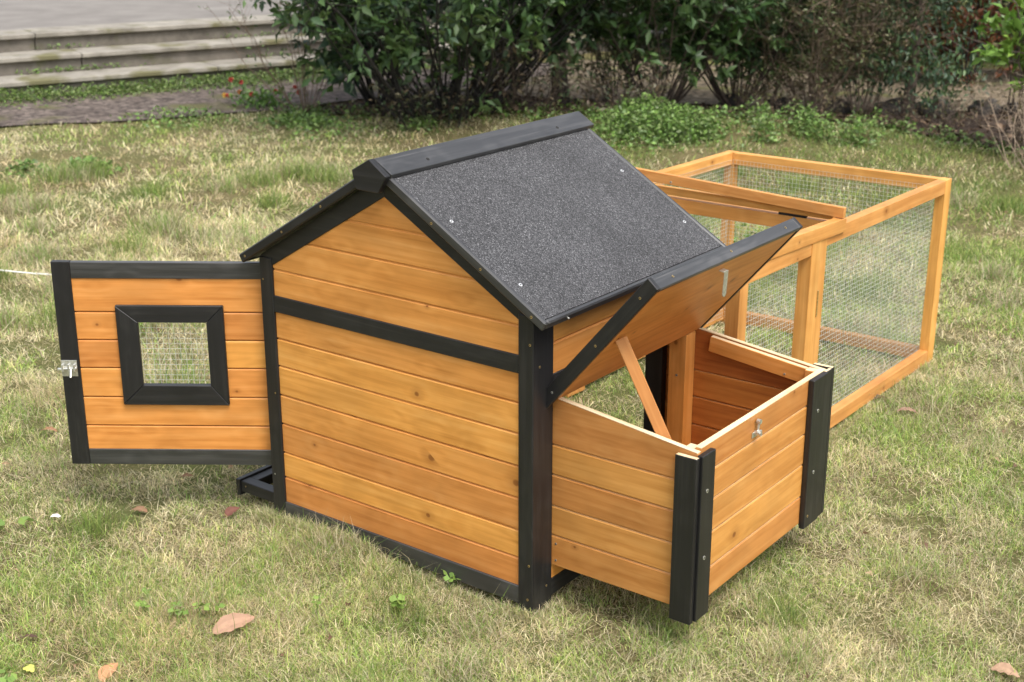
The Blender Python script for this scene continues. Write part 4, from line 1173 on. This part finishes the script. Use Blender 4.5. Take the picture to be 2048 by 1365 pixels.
# crumbs of dead leaf worked into the turf
n = 420
r = np.sqrt(rng.random(n) * (6.5 ** 2 - 1.8 ** 2) + 1.8 ** 2); a = FA + (rng.random(n) * 2 - 1) * .46
px, py = CX + r * np.cos(a), CY + r * np.sin(a); k = ~((px > -.86) & (px < .40) & (py > -.05) & (py < 2.1)) & ~in_poly(px, py, PATHPOLY); px, py = px[k], py[k]; m = len(px)
P = np.stack([px, py, Hs(px, py) + .010 + .008 * rng.random(m)], -1); D = unit(np.stack([rng.normal(0, 1, m), rng.normal(0, 1, m), rng.normal(0, .35, m)], -1))
cc = np.array([(.22, .13, .08), (.14, .085, .055), (.33, .21, .13), (.42, .30, .19)])[rng.integers(0, 4, m)]
V, F, C = leaf_batch(P, D, .012 + .022 * rng.random(m), .006 + .010 * rng.random(m), cc, curl=.4)
tag(tri_mesh('leaf_crumbs', V, F, DRYLEAF, C), 'small crumbs of brown dead leaf scattered through the lawn', 'leaf litter', kind='stuff')

# edging stones between bed and path
rs_ = random.Random(4)
ed = MB()
pts = np.array(BED_FAR); 
d = np.r_[0, np.cumsum(np.linalg.norm(np.diff(pts, axis=0), axis=1))]
s = 2.3
nth = ['first', 'second', 'third', 'fourth', 'fifth', 'sixth', 'seventh', 'eighth', 'ninth', 'tenth']
for i_ in range(10):
    w = rs_.uniform(.12, .24)
    x, y = np.interp(s, d, pts[:, 0]), np.interp(s, d, pts[:, 1]); x2, y2 = np.interp(s + w, d, pts[:, 0]), np.interp(s + w, d, pts[:, 1])
    cx_, cy_ = (x + x2) / 2, (y + y2) / 2
    bm = bmesh.new(); bmesh.ops.create_icosphere(bm, subdivisions=3, radius=1.0)
    sx, sy, sz = w * .52, rs_.uniform(.05, .08), rs_.uniform(.05, .085)
    ph = rs_.random() * 9
    for v in bm.verts:
        c = v.co; k = 1 + .16 * math.sin(3.1 * c.x + ph) * math.cos(2.7 * c.y + ph) + .10 * math.sin(7 * c.z + 5 * c.x + ph)
        v.co = Vector((math.copysign(abs(c.x) ** .7, c.x) * sx * k, math.copysign(abs(c.y) ** .7, c.y) * sy * k, math.copysign(abs(c.z) ** .8, c.z) * sz * k))
    e1 = MB(); e1.add_bm(bm, Matrix.Identity(4)); o = e1.build('edging_stone', KERBSTONE, smooth=True)
    o.location = (cx_, cy_, float(Hs(cx_, cy_)) + .03); o.rotation_euler = (rs_.uniform(-.2, .2), rs_.uniform(-.15, .15), math.atan2(y2 - y, x2 - x) + rs_.uniform(-.2, .2))
    tag(o, nth[i_] + ' dark rough stone from the left in the row behind the shrub bases', 'stone', 'dark edging stones behind the shrubs')
    s += w + rs_.uniform(.02, .14)

# red flowers by the path
fl = empty('flower_clump', (-5.30, 4.28, float(Hs(-5.30, 4.28)))); tag(fl, 'small clump of red flowers on thin stems at the lawn edge', 'flowers')
tb, o = ([], []), 0
Vh, Fh, Ch, oo = [], [], [], 0
for i in range(10):
    x, y, h = rs_.uniform(-.24, .30), rs_.uniform(-.12, .14), rs_.uniform(.05, .17)
    V, F = tube([(x * .05, y * .05, 0), (x * .8, y * .8, h * .6), (x + rs_.uniform(-.02, .02), y, h)], [.003, .0025, .002], 5); tb[0].append(V); tb[1].append(F + o); o += len(V)
    n = 26
    Dq = unit(rng.normal(0, 1, (n, 3)) + np.array([0, 0, .3])); cc = np.array([(.60, .09, .07), (.66, .14, .10), (.5, .06, .06)])[rng.integers(0, 3, n)]
    if i in (3,): cc[:] = (.75, .5, .12)
    if i in (6, 11): cc[:] = (.75, .18, .05)
    V, F, C = leaf_batch(np.tile((x, y, h), (n, 1)), Dq, .024 * rs_.uniform(.6, 1.2), .017, cc); Vh.append(V); Fh.append(F + oo); Ch.append(C); oo += len(V)
tri_mesh('stem', np.concatenate(tb[0]), np.concatenate(tb[1]), simple('green_stem', (.07, .13, .03), .6, noise=(20, .3)), parent=fl)
tri_mesh('blossom', np.concatenate(Vh), np.concatenate(Fh), LEAF, np.concatenate(Ch), parent=fl)
n = 260; P = np.stack([rng.normal(0, .14, n), rng.normal(0, .08, n), rng.random(n) * .12], -1)
V, F, C = leaf_batch(P, unit(rng.normal(0, 1, (n, 3)) + np.array([0, 0, .5])), .05, .02, np.array(WG)[rng.integers(0, 4, n)]); tri_mesh('foliage', V, F, LEAF, C, parent=fl)

# ------------------------------------------------------------------ things lying on the lawn
def dry_leaf(loc, L, Wd, rot, col, label, lift=.018, curl=.25, tilt=(0, 0)):
    """curled leaf blade with a raised midrib and a short stalk"""
    nu, nv = 14, 7
    V, F = [], []
    for i in range(nu):
        u = i / (nu - 1)
        w = Wd * .5 * math.sin(math.pi * min(1, max(0, u)) ** .85) ** .8 * (1 + .08 * math.sin(u * 23))
        for j in range(nv):
            v = (j / (nv - 1) - .5) * 2
            V.append((u * L - L / 2, v * w + .10 * Wd * math.sin(u * 4.2), curl * L * (.18 * math.sin(u * 3.3) + .30 * abs(v) ** 1.5 * (w / Wd)) + .0012 * math.sin(u * 60) * abs(v)))
    for i in range(nu - 1):
        for j in range(nv - 1):
            a = i * nv + j; F.append((a, a + nv, a + nv + 1, a + 1))
    V.append((-L * .5 - L * .14, .004, .004)); k = len(V) - 1
    F2 = np.array(F)
    cols = np.array([col]) * (.95 + .10 * rng.random(len(F)))[:, None]
    mid = [(f % (nv - 1)) in (2, 3) for f in range(len(F))]
    cols[np.array(mid)] *= 1.12
    o = tri_mesh('fallen_leaf', np.array(V[:-1]), F2, DRYLEAF, cols, smooth=True)
    sv, sf = tube([(-L * .49, 0, .001), (-L * .56, .002, .003), (-L * .64, .006, .002)], [.0010, .0009, .0007], 5)
    st_ = tri_mesh('stalk', sv, sf, TWIG, parent=o)
    o.location = (loc[0], loc[1], float(Hs(*loc)) + lift - .006); o.rotation_euler = (R(tilt[0]), R(tilt[1]), R(rot))
    tag(o, label, 'leaf'); return o
dry_leaf((-.4350, -.4150), .094, .036, 74, (.38, .235, .16), 'large pinkish brown curled fallen leaf on the foreground grass', .034, .26, (36, -5))
dry_leaf((-.520, -.655), .050, .030, 100, (.46, .25, .13), 'orange brown fallen leaf cut by the bottom edge of the photo', .022, .3, (10, -22))
dry_leaf((-.842, -.048), .042, .024, 75, (.17, .075, .055), 'dark reddish curled leaf beneath the pull-out tray', .022, .6, (20, -25))
dry_leaf((-1.028, -.170), .045, .026, 20, (.26, .15, .09), 'dull brown leaf half buried in grass below the open door', .020, .3)
dry_leaf((-.756, -.664), .032, .012, 40, (.10, .06, .045), 'small dark narrow leaf at lower left', .020, .4)
dry_leaf((-1.63, .010), .050, .022, 30, (.30, .16, .09), 'thin reddish brown leaf left of the open door', .022, .4)
dry_leaf((.1895, 1.5298), .060, .026, 20, (.36, .22, .16), 'pale pinkish leaf on the grass right of the run', .022, .5)
dry_leaf((.085, 1.58), .050, .026, 60, (.12, .075, .05), 'dark brown leaf beside the bottom rail of the run', .022, .5)
dry_leaf((.8483, .3616), .055, .040, 10, (.40, .26, .17), 'pale tan broken leaf at the lower right corner', .022, .4)
dry_leaf((-.660, -.735), .030, .022, 10, (.55, .55, .14), 'small yellowing leaf among the grass at bottom left', .022, .3)
dry_leaf((-.58, -.03), .034, .020, 75, (.27, .17, .12), 'small crumpled leaf under the gable rail', .02, .5) if False else None

def clover(loc, n, label, size=.018, cols=((.18, .29, .06), (.23, .34, .08))):
    P, D, Cc = [], [], []
    sv_, sf_, o = [], [], 0
    root = empty('clover_plant', (loc[0], loc[1], float(Hs(*loc)))); tag(root, label, 'plant')
    for i in range(n):
        x, y, h = rng.normal(0, .016), rng.normal(0, .016), .026 + .014 * rng.random()
        V, F = tube([(x * .02, y * .02, -.004), (x * .8, y * .8, h * .6), (x, y, h)], [.0009, .0008, .0007], 4); sv_.append(V); sf_.append(F + o); o += len(V)
        a0_ = rng.random() * 6.28
        for q in range(3):
            a = a0_ + q * 2.094
            P.append((x, y, h)); D.append((math.cos(a), math.sin(a), .08)); Cc.append(cols[i % 2])
    P, D, Cc = np.array(P), unit(np.array(D)), np.array(Cc) * (.85 + .3 * rng.random(len(P)))[:, None]
    V, F, C = leaf_batch(P, D, size, size * .95, Cc, fold=.06, curl=.05)
    tri_mesh('leaf', V, F, LEAF, C, parent=root); tri_mesh('stem', np.concatenate(sv_), np.concatenate(sf_), GRASS, np.tile((.12, .2, .05), (len(np.concatenate(sf_)), 1)), parent=root)
for loc, n, lb, sz in (((-.594, -.432), 3, 'bright green clover just left of the large brown leaf', .016), ((-.528, -.396), 4, 'bright green clover touching the tip of the large brown leaf', .016), ((-.2376, -.1542), 4, 'pale green round leaved plant in front of the gable', .020),
                       ((-.36, -.26), 2, 'tiny green clover midway between brown leaf and coop', .014), ((-.205, -.02), 4, 'green clover in the gap under the bottom rail', .016), ((-.66, -.78), 4, 'yellow green clover near the lower left corner', .018),
                       ((-.64, -.46), 3, 'small green clover far left of the large brown leaf', .014), ((-1.17, -.42), 2, 'dark green single leaf plant at the left edge', .022)):
    clover(loc, n, lb, sz)
# white feather scrap
mb = MB(); mb.prism([(0, 0), (.010, .004), (.018, .003), (.024, .008), (.014, .012), (.004, .008)], (0, 0, 0), (1, 0, 0), (0, 1, 0), 0, .002, bevel=.0006)
ft = mb.build('paper_scrap', simple('white_paper', (.8, .79, .76), .7, noise=(60, .08))); ft.location = (-1.13, -.345, float(Hs(-1.13, -.345)) + .032); ft.rotation_euler = (R(50), R(20), R(50))
tag(ft, 'tiny white scrap on the grass at left', 'scrap')
# white cable lying on the grass behind the door
cx_ = []
for t in np.linspace(0, 1, 40):
    x = -3.75 + t * 1.15; y = .10 + t * 1.12 + .05 * math.sin(t * 5)
    cx_.append((x, y, float(Hs(x, y)) + .045 + .012 * math.sin(t * 14)))
V, F = tube(cx_, [.0030] * 40, 8)
tag(tri_mesh('white_cable', V, F, CABLE, smooth=True), 'white cable lying across the lawn behind the open door', 'cable')
